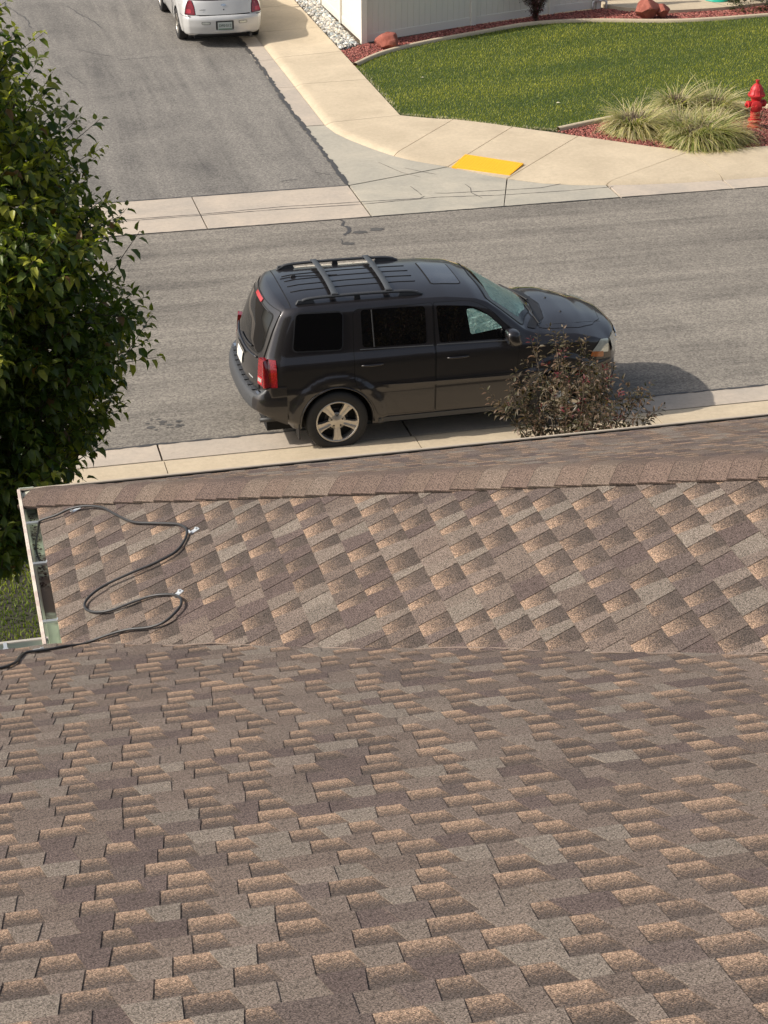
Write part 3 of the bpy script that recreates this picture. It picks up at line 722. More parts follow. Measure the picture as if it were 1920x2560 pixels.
gf = gutter('front_gutter', (XE-.08, YF+.004, ZE-.018), (XB, YF+.004, ZE-.018), (0, 1, 0), plain('front_lip', (.44, .37, .29), .55), plain('front_trough', (.05, .045, .038), .9, var=.4), sage, wdt=.075)
gm = gutter('main_gutter', (XA, YM+.008, ZE-.016), (XE-.06, YM+.008, ZE-.016), (0, 1, 0), plain('lip_grey', (.46, .42, .36), .5), MAT['alu'], sage, wdt=.085)
# end caps / mitre blocks
MB().box((XE-.04, YF+.083, ZE-.06), (.084, .004, .11)).build('end_cap', sage, gl)
MB().add([(XE-.07, YF+.07, ZE-.03), (XE+.02, YF+.07, ZE-.012), (XE+.01, YF-.06, ZE-.03), (XE-.03, YF-.10, ZE-.05)], [(0, 1, 2, 3)]).build('corner_flashing', plain('flashing', (.52, .50, .40), .45, var=.3, sc=20), gl)
for y in (9.965, 9.478, 8.845):
    MB().box((XE-.035, y, ZE-.006), (.078, .018, .006)).box((XE-.035, y+.008, ZE-.001), (.078, .003, .007)).box((XE-.035, y-.008, ZE-.001), (.078, .003, .007)).box((XE+.003, y, ZE+.002), (.012, .022, .012)).build('hanger', MAT['metal'], gl)
for x in (.14, -.45, -1.05):
    MB().box((x, YM+.045, ZE-.010), (.018, .09, .006)).box((x, YM+.012, ZE-.004), (.026, .016, .012)).build('hanger', MAT['metal'], gm)
# debris: leaves and grit caught in the gutter
rs = np.random.RandomState(50); mb = MB()
for i in range(130):
    y = rs.uniform(9.35, 10.2); x = XE-rs.uniform(.008, .052); z = ZE-.080+rs.uniform(0, .02); r = rs.uniform(.004, .013); a = rs.uniform(0, 6.28)
    mb.add([(x+r*cos(a), y+r*sin(a), z), (x-r*sin(a)*.5, y+r*cos(a)*.5, z+rs.uniform(0, .008)), (x-r*cos(a), y-r*sin(a), z+.003), (x+r*sin(a)*.5, y-r*cos(a)*.5, z)], [(0, 1, 2, 3)])
o = mb.build('leaf_debris', plain('debris', (.06, .035, .025), .95, var=.5, sc=60), gl, fix=False); o['kind'] = 'stuff'
# --- heating cable
def zl(x): return ZE+(x-XE)*S
def zm(y): return ZE+(YM-y)*S
ca = [(.42, 9.933), (.5, 9.901), (.573, 9.886), (.657, 9.826), (.736, 9.727), (.794, 9.589), (.862, 9.434), (.949, 9.324), (1.054, 9.204), (1.087, 9.144), (1.102, 9.074), (1.079, 8.99), (1.02, 8.916), (.92, 8.893), (.776, 8.901), (.645, 8.903), (.573, 8.874), (.546, 8.829), (.554, 8.765), (.595, 8.703), (.665, 8.656), (.777, 8.635), (.861, 8.607), (.928, 8.554), (.966, 8.495), (.979, 8.426), (.96, 8.363), (.888, 8.314), (.812, 8.335), (.716, 8.408), (.621, 8.447), (.50, 8.475)]
cm = [(.41, 8.42), (.35, 8.39), (.295, 8.381), (.231, 8.367), (.196, 8.263), (.172, 8.112), (.133, 8.019), (.095, 7.98), (-.05, 7.93), (-.3, 7.99), (-.55, 8.15), (-.7, 8.35)]
rs = np.random.RandomState(7)
def cz(i, n): return .011+.012*max(0, sin(i*.55))**2
P3 = [(.395, 9.94, ZE-.06), (.405, 9.936, ZE+.005)]+[(x, y, zl(x)+.010+cz(i, 0)) for i, (x, y) in enumerate(ca)]+[(x, y, max(zm(y), zl(x))+.014) for x, y in cm]
cab = link('heating_cable'); tag(cab, 'black heating cable looping across the wing roof beside the gutter', 'cable')
MB().tube(catmull(P3, 6), .0068, 8).build('cable_run', MAT['cable'], cab, smooth=True)
MB().tube(catmull([(.395, 9.94, ZE-.05), (.372, 9.8, ZE-.075), (.385, 9.62, ZE-.085), (.40, 9.5, ZE-.088), (.38, 9.44, ZE-.09)], 6), .006, 6).build('cable_tail', MAT['cable'], cab, smooth=True)
for (x, y, a) in ((.589, 9.890, .15), (1.121, 9.062, .25), (.962, 8.54, .5)):
    z = zl(x)+.014; c = MB()
    c.box((0, 0, 0), (.050, .026, .0025), 0).box((-.026, 0, .006), (.012, .030, .014)).box((.012, .008, .004), (.012, .010, .006), .4)
    o = c.build('clip', MAT['metal'], cab, fix=False); o.location = (x+.018, y, z); o.rotation_euler = (0, -math.atan(S), a)
c = MB().box((0, 0, .004), (.045, .022, .012)).box((.02, 0, .008), (.016, .026, .012)); o = c.build('clip', MAT['metal'], cab); o.location = (.285, 8.39, zm(8.39)+.012); o.rotation_euler = (-math.atan(S), 0, .1)
MAT['roofglass'] = paint_mat('sunroof_glass', (.05, .052, .06), .6, .12, .05, dirt=.3)
# ================================================================== VEHICLES
class Body:
    def __init__(s, **k): s.__dict__.update(k)
    def W(s, x, z):
        v = interp(s.wz, z)
        v *= interp(s.plan, x)
        xr = interp(s.xr, z)+s.bow_r; xf = interp(s.xf, z)-s.bow_f
        v *= 1-.10*max(0, 1-(x-xr)/.22)**2
        v *= 1-.12*max(0, 1-(xf-x)/.35)**2
        if s.flare:
            for wx in (0, s.wb):
                r = math.hypot(x-wx, z-s.hub)
                if z > .25 and s.r_in-.05 < r < s.r_out+.05:
                    v += s.flare*min(1, max(0, (s.r_out-r)/.035))*(.55+.45*min(1, max(0, (r-s.r_in)/.05)))
        ze = s.zE(x)
        v *= 1-.045*max(0, 1-(ze-z)/.09)**2
        return v
    def zE(s, x): return interp(s.zedge, x)
    def zC(s, x): return interp(s.zcen, x)
    def rear(s, b, z): return interp(s.xr, z)+s.bow_r*abs(b)**2.6
    def front(s, b, z): return interp(s.xf, z)-s.bow_f*abs(b)**2.6
    def top(s, xs, b, off=0):
        ze, zc = s.zE(xs), s.zC(xs); z = ze+(zc-ze)*(1-abs(b)**s.tp)
        xr_ = s.rear(b, z); xf_ = s.front(b, z); wr = max(0, 1-(xs-s.x0)/.7); wf = max(0, 1-(s.x1-xs)/.7)
        x = xs+wr*(xr_-s.x0)+wf*(xf_-s.x1)
        w = s.W(min(max(x, interp(s.xr, z)+s.bow_r), interp(s.xf, z)-s.bow_f), z)
        return Vector((x, b*w, z+off))
    def topx(s, x, b, off=0):
        xs = x
        for _ in range(3): xs += 1.0*(x-s.top(xs, b).x); xs = min(max(xs, s.x0), s.x1)
        return s.top(xs, b, off)
    def side(s, x, z, sg, off=0): return Vector((x, sg*(s.W(x, z)+off), z))
    def rearp(s, y, z, off=0):
        w = s.W(interp(s.xr, z)+s.bow_r+.02, z); b = max(-1, min(1, y/w)); return Vector((s.rear(b, z)-off, y, z))
    def frontp(s, y, z, off=0):
        w = s.W(interp(s.xf, z)-s.bow_f-.02, z); b = max(-1, min(1, y/w)); return Vector((s.front(b, z)+off, y, z))
    def build(s, name, m, parent, nx=110, nb=28, nz=36):
        x0, x1 = s.x0, s.x1; xs = [x0+(x1-x0)*(i/(nx-1)) for i in range(nx)]
        bs = [sin((j/(nb-1)-.5)*pi) for j in range(nb)]; bs[0] = -1; bs[-1] = 1
        V = []; idx = {}
        def vid(p):
            V.append(p); return len(V)-1
        grid = {}
        def P(i, j, k):
            if (i, j, k) in grid: return grid[(i, j, k)]
            f = i/(nx-1); b = bs[j]; X = xs[i]
            ze, zc = s.zE(X), s.zC(X); zt = ze+(zc-ze)*(1-abs(b)**s.tp); z = s.zbot+(zt-s.zbot)*(k/(nz-1))
            xr_, xf_ = s.rear(b, z), s.front(b, z)
            # stations near the ends slide to follow the raked ends
            wr = max(0, 1-(X-x0)/.7); wf = max(0, 1-(x1-X)/.7)
            x = X+wr*(xr_-x0)+wf*(xf_-x1)
            w = s.W(min(max(x, interp(s.xr, z)+s.bow_r), interp(s.xf, z)-s.bow_f), z)
            grid[(i, j, k)] = vid((x, b*w, z)); return grid[(i, j, k)]
        F = []
        for i in range(nx-1):
            for k in range(nz-1):
                F.append((P(i, 0, k), P(i+1, 0, k), P(i+1, 0, k+1), P(i, 0, k+1)))
                F.append((P(i+1, nb-1, k), P(i, nb-1, k), P(i, nb-1, k+1), P(i+1, nb-1, k+1)))
            for j in range(nb-1):
                F.append((P(i, j, nz-1), P(i+1, j, nz-1), P(i+1, j+1, nz-1), P(i, j+1, nz-1)))
                F.append((P(i, j+1, 0), P(i+1, j+1, 0), P(i+1, j, 0), P(i, j, 0)))
        for j in range(nb-1):
            for k in range(nz-1):
                F.append((P(0, j+1, k), P(0, j, k), P(0, j, k+1), P(0, j+1, k+1)))
                F.append((P(nx-1, j, k), P(nx-1, j+1, k), P(nx-1, j+1, k+1), P(nx-1, j, k+1)))
        o = MB().add(V, F).build(name, [m, MAT['void']], parent)
        # wheel wells
        cut = MB()
        for wx in (0, s.wb):
            for sg in (-1, 1):
                cut.lathe([(0.001, 0), (s.r_arch, 0), (s.r_arch, .5), (.001, .5)], (wx, sg*1.2 if sg < 0 else .70, s.hub), 40, 'y', 0)
        co_ = cut.build('cutter', [MAT['void']]); 
        md = o.modifiers.new('b', 'BOOLEAN'); md.operation = 'DIFFERENCE'; md.solver = 'EXACT'; md.object = co_; md.material_mode = 'TRANSFER'
        if parent: 
            co_.matrix_world = Matrix.Translation(parent.location)@parent.rotation_euler.to_matrix().to_4x4()
        bpy.context.view_layer.update()
        dg = bpy.context.evaluated_depsgraph_get(); me = bpy.data.meshes.new_from_object(o.evaluated_get(dg)); o.modifiers.clear(); o.data = me
        bpy.data.objects.remove(co_, do_unlink=True)
        return autosmooth(o, 40)
def rpoly(P, r, n=5):
    """round the corners of a 2D polygon"""
    out = []; N = len(P)
    R = r if isinstance(r, (list, tuple)) else [r]*N
    for i in range(N):
        p = Vector(P[i]); a = Vector(P[i-1]); b = Vector(P[(i+1) % N]); da, db = (a-p), (b-p); rr_ = min(R[i], da.length*.45, db.length*.45)
        if rr_ < 1e-4: out.append(tuple(p)); continue
        pa, pb = p+da.normalized()*rr_, p+db.normalized()*rr_
        for k in range(n+1):
            t_ = k/n; q = pa*(1-t_)**2+p*2*t_*(1-t_)+pb*t_*t_; out.append((q.x, q.y))
    return out
def grow(P, d):
    c = Vector((sum(p[0] for p in P)/len(P), sum(p[1] for p in P)/len(P))); out = []; N = len(P)
    A = sum(P[i][0]*P[(i+1) % N][1]-P[(i+1) % N][0]*P[i][1] for i in range(N)); sg = 1 if A > 0 else -1
    for i in range(N):
        a, p, b = Vector(P[i-1]), Vector(P[i]), Vector(P[(i+1) % N]); t1 = (p-a).normalized() if (p-a).length > 1e-9 else Vector((0, 0)); t2 = (b-p).normalized() if (b-p).length > 1e-9 else Vector((0, 0)); t = (t1+t2)
        if t.length < 1e-6: out.append(tuple(p)); continue
        t.normalize(); n_ = Vector((t.y, -t.x))*sg; out.append((p.x+n_.x*d, p.y+n_.y*d))
    return out
def patch(name, P, fn, off, m, parent, res=.045, thick=0.0, smooth=True):
    """flat polygon P (2D) cut on a grid and laid on the surface fn(u,v)->Vector, raised by off along its normal"""
    bm = bmesh.new(); vs = [bm.verts.new((p[0], p[1], 0)) for p in P]; bm.faces.new(vs)
    xs = [p[0] for p in P]; ys = [p[1] for p in P]
    for ax, lo, hi in ((0, min(xs), max(xs)), (1, min(ys), max(ys))):
        n = max(1, int((hi-lo)/res))
        for i in range(1, n):
            c = [0, 0, 0]; c[ax] = lo+(hi-lo)*i/n; no = [0, 0, 0]; no[ax] = 1
            bmesh.ops.bisect_plane(bm, geom=list(bm.verts)+list(bm.edges)+list(bm.faces), plane_co=c, plane_no=no)
    e = .004
    def mp(u, v, h):
        p = fn(u, v); a = fn(u+e, v)-fn(u-e, v); b = fn(u, v+e)-fn(u, v-e); n_ = a.cross(b)
        if n_.length < 1e-12: n_ = Vector((0, 0, 1))
        n_.normalize(); c = CEN
        if n_.dot(p-c) < 0: n_ = -n_
        return p+n_*h
    if thick:
        r_ = bmesh.ops.extrude_face_region(bm, geom=list(bm.faces)); top_ = set(v for v in r_['geom'] if isinstance(v, bmesh.types.BMVert))
        for v in bm.verts:
            v.co = mp(v.co.x, v.co.y, off if v in top_ else off-thick)
    else:
        for v in bm.verts: v.co = mp(v.co.x, v.co.y, off)
    bmesh.ops.recalc_face_normals(bm, faces=bm.faces)
    me = bpy.data.meshes.new(name); bm.to_mesh(me); bm.free(); me.materials.append(m)
    o = link(name, me, parent)
    if thick: autosmooth(o, 50)
    elif smooth: me.polygons.foreach_set('use_smooth', np.ones(len(me.polygons), bool))
    if not thick:   # make sure open patches face outwards
        f = me.polygons[0] if len(me.polygons) else None
        if f and f.normal.dot(Vector(f.center)-CEN) < 0: me.flip_normals()
    return o
CEN = Vector((1.3, 0, .8))
def wheel(parent, x, y, r, wd, rr_, sg, rim_m, spokes=5, style='twin'):
    g = link('wheel', None, parent); g.location = (x, y, r); s_ = sg
    # profile along the axle, outer side = s_
    h = wd/2
    pr = [(rr_*.98, h*.55), (rr_+.005, h*.92), (rr_+.03, h*.99), (r-.055, h*1.0), (r-.022, h*.93), (r-.006, h*.80), (r, h*.6), (r, 0), (r, -h*.6), (r-.006, -h*.8), (r-.03, -h*.95), (rr_, -h*.9)]
    MB().lathe([(a, b*s_) for a, b in pr], (0, 0, 0), 48, 'y').build('tyre', MAT['rubber'], g, smooth=True)
    MB().lathe([(a, b*s_) for a, b in [(rr_*1.0, h*.80), (rr_*1.005, h*.93), (rr_*.96, h*.95), (rr_*.925, h*.90), (rr_*.91, h*.5), (rr_*.90, -h*.5)]], (0, 0, 0), 48, 'y').build('rim', rim_m, g, smooth=True)
    MB().lathe([(.001, h*.18*s_), (rr_*.92, h*.10*s_)], (0, 0, 0), 32, 'y').build('brake_shield', MAT['void'], g)
    MB().lathe([(a, b*s_) for a, b in [(.02, h*.20), (rr_*.55, h*.20), (rr_*.56, h*.14)]], (0, 0, 0), 32, 'y').build('brake_disc', MAT['darkmetal'], g)
    mb = MB()
    for k in range(spokes):
        a0 = 2*pi*k/spokes-pi/2
        secs = [(rr_*.16, .34, .62), (rr_*.42, .155, .70), (rr_*.72, .135, .80), (rr_*.955, .165, .86)]
        V = []
        for (q, ha, dp) in secs:
            hw = q*math.tan(ha) if q < rr_*.3 else [0, rr_*.15, rr_*.18, rr_*.27][secs.index((q, ha, dp))]
            for t_, zz in ((-1, -.05), (-.92, 0), (-.16, 0), (0, -.014/h*1.0*h/h*.5), (.16, 0), (.92, 0), (1, -.05)):
                px = q; py = t_*hw; yy = (dp*h+(zz if abs(t_) > .5 else (-.006 if t_ == 0 else 0)))
                V.append((px*cos(a0)-py*sin(a0), s_*yy, px*sin(a0)+py*cos(a0)))
        F = []
        for i in range(3):
            for j in range(6): F.append((i*7+j, i*7+j+1, (i+1)*7+j+1, (i+1)*7+j))
        mb.add(V, F)
    o = mb.build('spokes', rim_m, g); autosmooth(o, 50)
    o = MB().lathe([(a, b*s_) for a, b in [(.001, h*.74), (rr_*.12, h*.74), (rr_*.15, h*.70), (rr_*.34, h*.665), (rr_*.40, h*.60), (rr_*.40, h*.4)]], (0, 0, 0), 32, 'y').build('hub', rim_m, g); autosmooth(o, 40)
    for k in range(5):
        a0 = 2*pi*k/5+pi/2-.0; q = rr_*.27
        MB().lathe([(.001, h*.70*s_), (.012, h*.70*s_), (.013, h*.64*s_)], (q*cos(a0), 0, q*sin(a0)), 8, 'y').lathe([(.020, h*.672*s_), (.026, h*.668*s_)], (q*cos(a0), 0, q*sin(a0)), 12, 'y').build('lug_nut', MAT['darkmetal'], g)
    return g
# seam: dark panel under a slightly smaller raised panel
def panel(name, P, fn, m, parent, off=.008, gap=.006, res=.03):
    patch('shut_line', grow(P, gap), fn, .0035, MAT['void'], parent, res)
    return patch(name, P, fn, off, m, parent, res)

# ---------------------------------------------------------------- dark SUV
suv = thing('parked_suv', 'dark graphite sport utility vehicle with roof rails parked at the near kerb', 'car', (4.483, 22.514, 0.004), .0028)
SB = Body(wb=2.775, hub=.375, r_arch=.435, r_in=.43, r_out=.60, flare=.028, bow_r=.12, bow_f=.22, tp=3.2, x0=-.95, x1=3.66, zbot=.30,
    wz=[(.25, .90), (.33, .945), (.45, .962), (.62, .965), (.75, .962), (.765, .970), (.80, .970), (.815, .957), (.95, .950), (1.08, .944), (1.13, .936), (1.20, .897), (1.245, .882), (1.70, .768), (1.80, .74), (1.9, .70)],
    plan=[(-1.2, .965), (-.6, .99), (0, 1), (2.6, 1), (3.2, .975), (3.7, .93)],
    xr=[(.25, -.60), (.36, -.68), (.45, -.85), (.60, -.97), (.85, -.985), (1.0, -.975), (1.22, -.915), (1.5, -.815), (1.66, -.74), (1.74, -.68), (1.80, -.60), (1.85, -.5)],
    xf=[(.25, 3.56), (.42, 3.66), (.55, 3.69), (.8, 3.70), (.95, 3.69), (1.05, 3.66), (1.13, 3.60), (1.2, 3.5), (1.9, 3.4)],
    zedge=[(-1.0, 1.745), (-.5, 1.765), (0, 1.77), (.8, 1.765), (1.4, 1.745), (1.75, 1.70), (1.9, 1.645), (2.05, 1.535), (2.36, 1.275), (2.5, 1.225), (2.75, 1.20), (3.1, 1.175), (3.4, 1.12), (3.6, 1.05), (3.8, .98)],
    zcen=[(-1.0, 1.79), (-.6, 1.808), (-.3, 1.825), (.3, 1.835), (.9, 1.83), (1.4, 1.808), (1.75, 1.765), (1.92, 1.715), (2.15, 1.585), (2.45, 1.40), (2.62, 1.30), (2.74, 1.275), (3.0, 1.262), (3.3, 1.225), (3.5, 1.17), (3.62, 1.11), (3.8, 1.0)])
SB.build('body', MAT['suv'], suv, 130, 30, 46)
sd = lambda sg: (lambda x, z: SB.side(x, z, sg))
tpf = lambda x, b: SB.topx(x, b)
rrf = lambda y, z: SB.rearp(y, z)
for sg in (-1, 1):
    f = sd(sg)
    # doors
    rd = rpoly([(.245, 1.70), (.225, 1.15), (.22, .86), (.30, .74), (.42, .62), (.50, .42), (1.19, .40), (1.205, 1.18), (1.205, 1.70)], [.08, .1, .06, .1, .1, .05, .03, .05, .03])
    fd = rpoly([(1.225, 1.70), (1.225, 1.18), (1.21, .40), (2.16, .38), (2.20, .70), (2.26, 1.20), (1.93, 1.56), (1.70, 1.685)], [.02, .05, .03, .08, .1, .02, .1, .15])
    for nm, P in (('rear_door', rd), ('front_door', fd)):
        d = panel(nm, P, f, MAT['suv'], suv)
        hx = .30 if nm == 'rear_door' else 1.35
        patch('handle_cup', rpoly([(hx+.09, 1.015), (hx+.20, 1.015), (hx+.20, 1.095), (hx+.09, 1.095)], .035), f, .006, MAT['black'], d, .05)
        pts = [f(hx+i*.27/6, 1.06)+Vector((0, sg*(.012+.018*sin(pi*i/6)**.5), 0)) for i in range(7)]
        MB().tube(pts, [.010]+[.013]*5+[.010], 8).build('handle', MAT['suv'], d, smooth=True)
    patch('fuel_flap_line', rpoly([(-.42, .98), (-.24, .98), (-.24, 1.13), (-.42, 1.13)], .03), f, .001, MAT['suv'], suv) if sg > 0 else None
    # windows: black surround then glass
    for P, r_ in (([(-.50, 1.285), (.085, 1.262), (.115, 1.685), (-.435, 1.70)], .055), ([(.335, 1.262), (1.115, 1.243), (1.115, 1.675), (.335, 1.692)], .045)):
        q = rpoly(P, r_); s_ = patch('window_seal', grow(q, .017), f, .0065, MAT['black'], suv, .05); patch('window', q, f, .0105, MAT['glass'], s_, .05)
    MB().tube([f(.475, 1.26)+Vector((0, sg*.013, 0)), f(.465, 1.69)+Vector((0, sg*.013, 0))], .009, 6).build('window_divider', MAT['black'], suv)
    P = rpoly([(1.275, 1.240), (2.13, 1.215), (2.10, 1.30), (1.88, 1.525), (1.70, 1.632), (1.255, 1.668)], [.02, .02, .05, .12, .12, .03])
    s_ = patch('window_seal', grow(P, .017), f, .0065, MAT['black'], suv, .05)
    patch('window', P, f, .0105, MAT['glass'], s_, .05)
    q = rpoly([(1.66, 1.30), (2.06, 1.345), (1.88, 1.51), (1.70, 1.60), (1.62, 1.60)], .03)
    patch('sunshade_edge', q, f, .0118, MAT['shade'], s_, .03)
    patch('window_pane', q, f, .0150, MAT['clear'], s_, .05)
    # belt moulding, body side moulding, sill
    MB().tube([f(x_, 1.262-.021*(x_-.335)/.78-.022)+Vector((0, sg*.012, 0)) for x_ in np.linspace(.30, 1.19, 10)], .007, 6).build('belt_strip', MAT['trim'], suv)
    MB().tube([f(x_, 1.220-.026*(x_-1.255)/.88)+Vector((0, sg*.012, 0)) for x_ in np.linspace(1.24, 2.18, 10)], .007, 6).build('belt_strip', MAT['trim'], suv)
    mo = rpoly([(.56, .800), (.60, .765), (2.12, .735), (2.12, .775)], .01)
    patch('side_moulding', mo, f, .020, MAT['suv'], suv, .1, thick=.018)
    patch('sill_trim', rpoly([(.50, .315), (2.28, .315), (2.28, .375), (.50, .375)], .02), f, .012, MAT['trim'], suv, .1, thick=.01)
    # arch lip
    for wx in (0, SB.wb):
        A = []
        for k in range(25):
            a = radians(-12+204*k/24); xx, zz = wx+.447*cos(a), SB.hub+.447*sin(a)
            if zz < .33: continue
            A.append(f(xx, zz)+Vector((0, sg*.004, 0)))
        MB().tube(A, .012, 6).build('arch_lip', MAT['suv'], suv, smooth=True)
    MB().box((-.46, sg*.86, .30), (.02, .20, .22)).build('mud_flap', MAT['black'], suv)
    # tail lamp wraps the corner
    P = rpoly([(-.93, .93), (-.715, .915), (-.70, 1.215), (-.90, 1.235)], .02)
    tl = link('tail_lamp', None, suv)
    V = []; nz_ = 9; np_ = 0
    for iz in range(nz_+1):
        z = .868+.325*iz/nz_; row = []
        for y in (.735, .77, .80, .83, .86): q_ = SB.rearp(sg*y, z); q2 = SB.rearp(sg*y, .97); row.append(Vector((q_.x*.30+q2.x*.70-.012, q_.y, z)))
        xs_ = row[-1].x; y_s = SB.side(-.80, z, sg).y
        for x_ in (-.80, -.755, -.71): q_ = SB.side(x_, z, sg); row.append(q_+Vector((0, sg*.012, 0)))
        mid = Vector(((row[4].x+row[5].x)/2-.028, (row[4].y+row[5].y)/2+sg*.026, z)); m0 = row[4].lerp(mid, .6)+Vector((-.008, sg*.004, 0)); m1 = row[5].lerp(mid, .6)+Vector((-.004, sg*.008, 0))
        row = row[:5]+[m0, mid, m1]+row[5:]; np_ = len(row); V += row
    F = [(i*np_+j, i*np_+j+1, (i+1)*np_+j+1, (i+1)*np_+j) for i in range(nz_) for j in range(np_-1)]
    cc_ = Vector((-.6, sg*.7, 1.07)); nv = len(V); V += [p_.lerp(Vector((cc_.x, cc_.y, p_.z)), .25) for p_ in V]
    F += [(j, j+1, nv+j+1, nv+j) for j in range(np_-1)]+[(nz_*np_+j, nz_*np_+j+1, nv+nz_*np_+j+1, nv+nz_*np_+j) for j in range(np_-1)]+[(i*np_, (i+1)*np_, nv+(i+1)*np_, nv+i*np_) for i in range(nz_)]+[(i*np_+np_-1, (i+1)*np_+np_-1, nv+(i+1)*np_+np_-1, nv+i*np_+np_-1) for i in range(nz_)]
    autosmooth(MB().add(V, F).build('lens', MAT['lens'], tl), 45)
    yr = .80*sg
    patch('reverse_lamp', rpoly([(sg*.755, .915), (sg*.835, .915), (sg*.835, .96), (sg*.755, .96)], .008), rrf, .0195, MAT['lampclear'], tl, .03)
    patch('lamp_rim', rpoly([(sg*.745, .895), (sg*.850, .895), (sg*.850, .98), (sg*.745, .98)], .01), rrf, .0175, MAT['redglow'], tl, .03)
    # headlamp
    hl = link('headlamp', None, suv)
    fr = lambda y, z: SB.frontp(y, z)
    patch('lens', rpoly([(sg*.52, .86), (sg*.80, .88), (sg*.82, 1.06), (sg*.58, 1.07)], .03), fr, .010, MAT['lampclear'], hl, .04)
    patch('lens', rpoly([(3.18, .96), (3.42, .90), (3.42, 1.06), (3.30, 1.08)], .02), f, .010, MAT['lampclear'], hl, .04)
    patch('turn_lamp', rpoly([(3.16, .90), (3.34, .86), (3.34, .93), (3.18, .96)], .01), f, .013, MAT['amber'], hl, .04)
    # mirror
    mr = link('door_mirror', None, suv)
    bm = bmesh.new(); bmesh.ops.create_cube(bm, size=1); bmesh.ops.subdivide_edges(bm, edges=bm.edges, cuts=3, use_grid_fill=True)
    for v in bm.verts:
        c = v.co.copy(); n_ = c.normalized()*.62; c = c.lerp(n_, .55); v.co = Vector((2.13+c.x*.15+(.03 if c.z < 0 else 0), sg*(1.045+c.y*.21*sg), 1.285+c.z*.175))
    me = bpy.data.meshes.new('mirror_shell'); bm.to_mesh(me); bm.free(); me.materials.append(MAT['suv']); me.polygons.foreach_set('use_smooth', np.ones(len(me.polygons), bool)); link('mirror_shell', me, mr)
    MB().box((2.068, sg*1.045, 1.29), (.012, .155, .12)).build('mirror_glass', MAT['chrome'], mr)
    MB().box((2.15, sg*.955, 1.235), (.11, .09, .05)).build('mirror_arm', MAT['black'], mr, bevel=.01)
    # roof rail
    rl = link('roof_rail', None, suv)
    X = [-.42, -.36, -.28, -.1, .3, .7, .95, 1.04, 1.12]; Z = [.0, .022, .045, .052, .055, .052, .045, .03, 0]
    pts = [SB.topx(x_, sg*.90)+Vector((0, 0, z_)) for x_, z_ in zip(X, Z)]
    MB().tube(catmull(pts, 4), .024, 8, flat=.8).build('rail_tube', MAT['trim'], rl, smooth=True)
    for x_, L in ((-.30, .24), (.96, .28), (.33, .08)):
        p = SB.topx(x_, sg*.90); MB().box((p.x, p.y, p.z+.018), (L, .045, .05), tap=.75).build('rail_foot', MAT['trim'] if L > .1 else MAT['black'], rl, bevel=.008)
for x_ in (.06, .715):
    cb = link('cross_bar', None, suv)
    pa, pb = SB.topx(x_, -.90), SB.topx(x_, .90); z_ = pa.z+.075
    V = []; n = 14
    pts = [Vector((x_+.012*(1-(2*i/n-1)**2), pa.y+(pb.y-pa.y)*i/n, z_+.018*(1-(2*i/n-1)**4))) for i in range(n+1)]
    mb = MB(); VV = []
    for p in pts:
        for a, b in ((-.038, 0), (-.022, .013), (.022, .013), (.038, 0), (.022, -.010), (-.022, -.010)): VV.append((p.x+a, p.y, p.z+b))
    mb.add(VV, [(i*6+j, i*6+(j+1) % 6, (i+1)*6+(j+1) % 6, (i+1)*6+j) for i in range(n) for j in range(6)]+[(0, 1, 2, 3, 4, 5), tuple(n*6+j for j in range(6))[::-1]])
    o = mb.build('bar', plain('bar_grey', (.055, .060, .065), .45, var=.08) if 'bar_grey' not in bpy.data.materials else bpy.data.materials['bar_grey'], cb); autosmooth(o, 50)
    for y in (pa.y, pb.y): MB().box((x_, y*.985, z_-.012), (.085, .05, .045)).build('bar_clamp', MAT['trim'], cb, bevel=.008)
# roof ribs, antenna, sunroof
for y in (-.33, -.115, .105, .325):
    MB().tube([SB.topx(x_, y/.74)+Vector((0, 0, .0015)) for x_ in np.linspace(-.42, 1.12, 24)], .0055, 6).build('roof_rib', MAT['void'], suv, smooth=True)
MB().tube([SB.topx(-.50, b)+Vector((0, 0, .001)) for b in np.linspace(-.97, .97, 24)], .006, 6).build('roof_seam', MAT['void'], suv)
o = MB().box((-.28, .19, SB.topx(-.28, .2).z+.012), (.075, .035, .03), tap=.6).build('antenna_base', MAT['black'], suv, bevel=.006)
MB().tube([SB.topx(x_, (.18-.06*sin(x_*4))/.74)+Vector((0, 0, .004)) for x_ in np.linspace(-.45, .25, 10)], .004, 5).build('antenna_lead', MAT['black'], suv)
P = rpoly([(1.30, -.60), (1.66, -.56), (1.66, .56), (1.30, .60)], .06)
patch('sunroof_seal', grow(P, .014), tpf, .0035, MAT['void'], suv, .06); patch('sunroof', P, tpf, .0055, MAT['roofglass'], suv, .06)
# windscreen
ws = rpoly([(1.905, -.93), (2.03, -.955), (2.33, -.965), (2.52, -.6), (2.62, 0), (2.52, .6), (2.33, .965), (2.03, .955), (1.905, .93), (1.875, 0)], .05)
wsl = patch('windscreen_seal', grow(ws, .012), tpf, .004, MAT['black'], suv, .04)
sh = [(1.97, -.86), (2.31, -.88), (2.48, -.58), (2.57, 0), (2.48, .58), (2.31, .88), (1.97, .86)]
patch('windscreen_band', ws, tpf, .0055, MAT['glass'], suv, .04)
patch('sunshade', rpoly(sh, .04), tpf, .0065, MAT['shade'], suv, .03)
patch('windscreen', ws, tpf, .0105, MAT['clear'], suv, .04)
cw = rpoly([(2.40, -.955), (2.58, -.62), (2.655, 0), (2.58, .62), (2.40, .955), (2.50, .94), (2.70, .6), (2.765, 0), (2.70, -.6), (2.50, -.94)], .02)
patch('cowl_grille', cw, tpf, .007, MAT['black'], suv, .03)
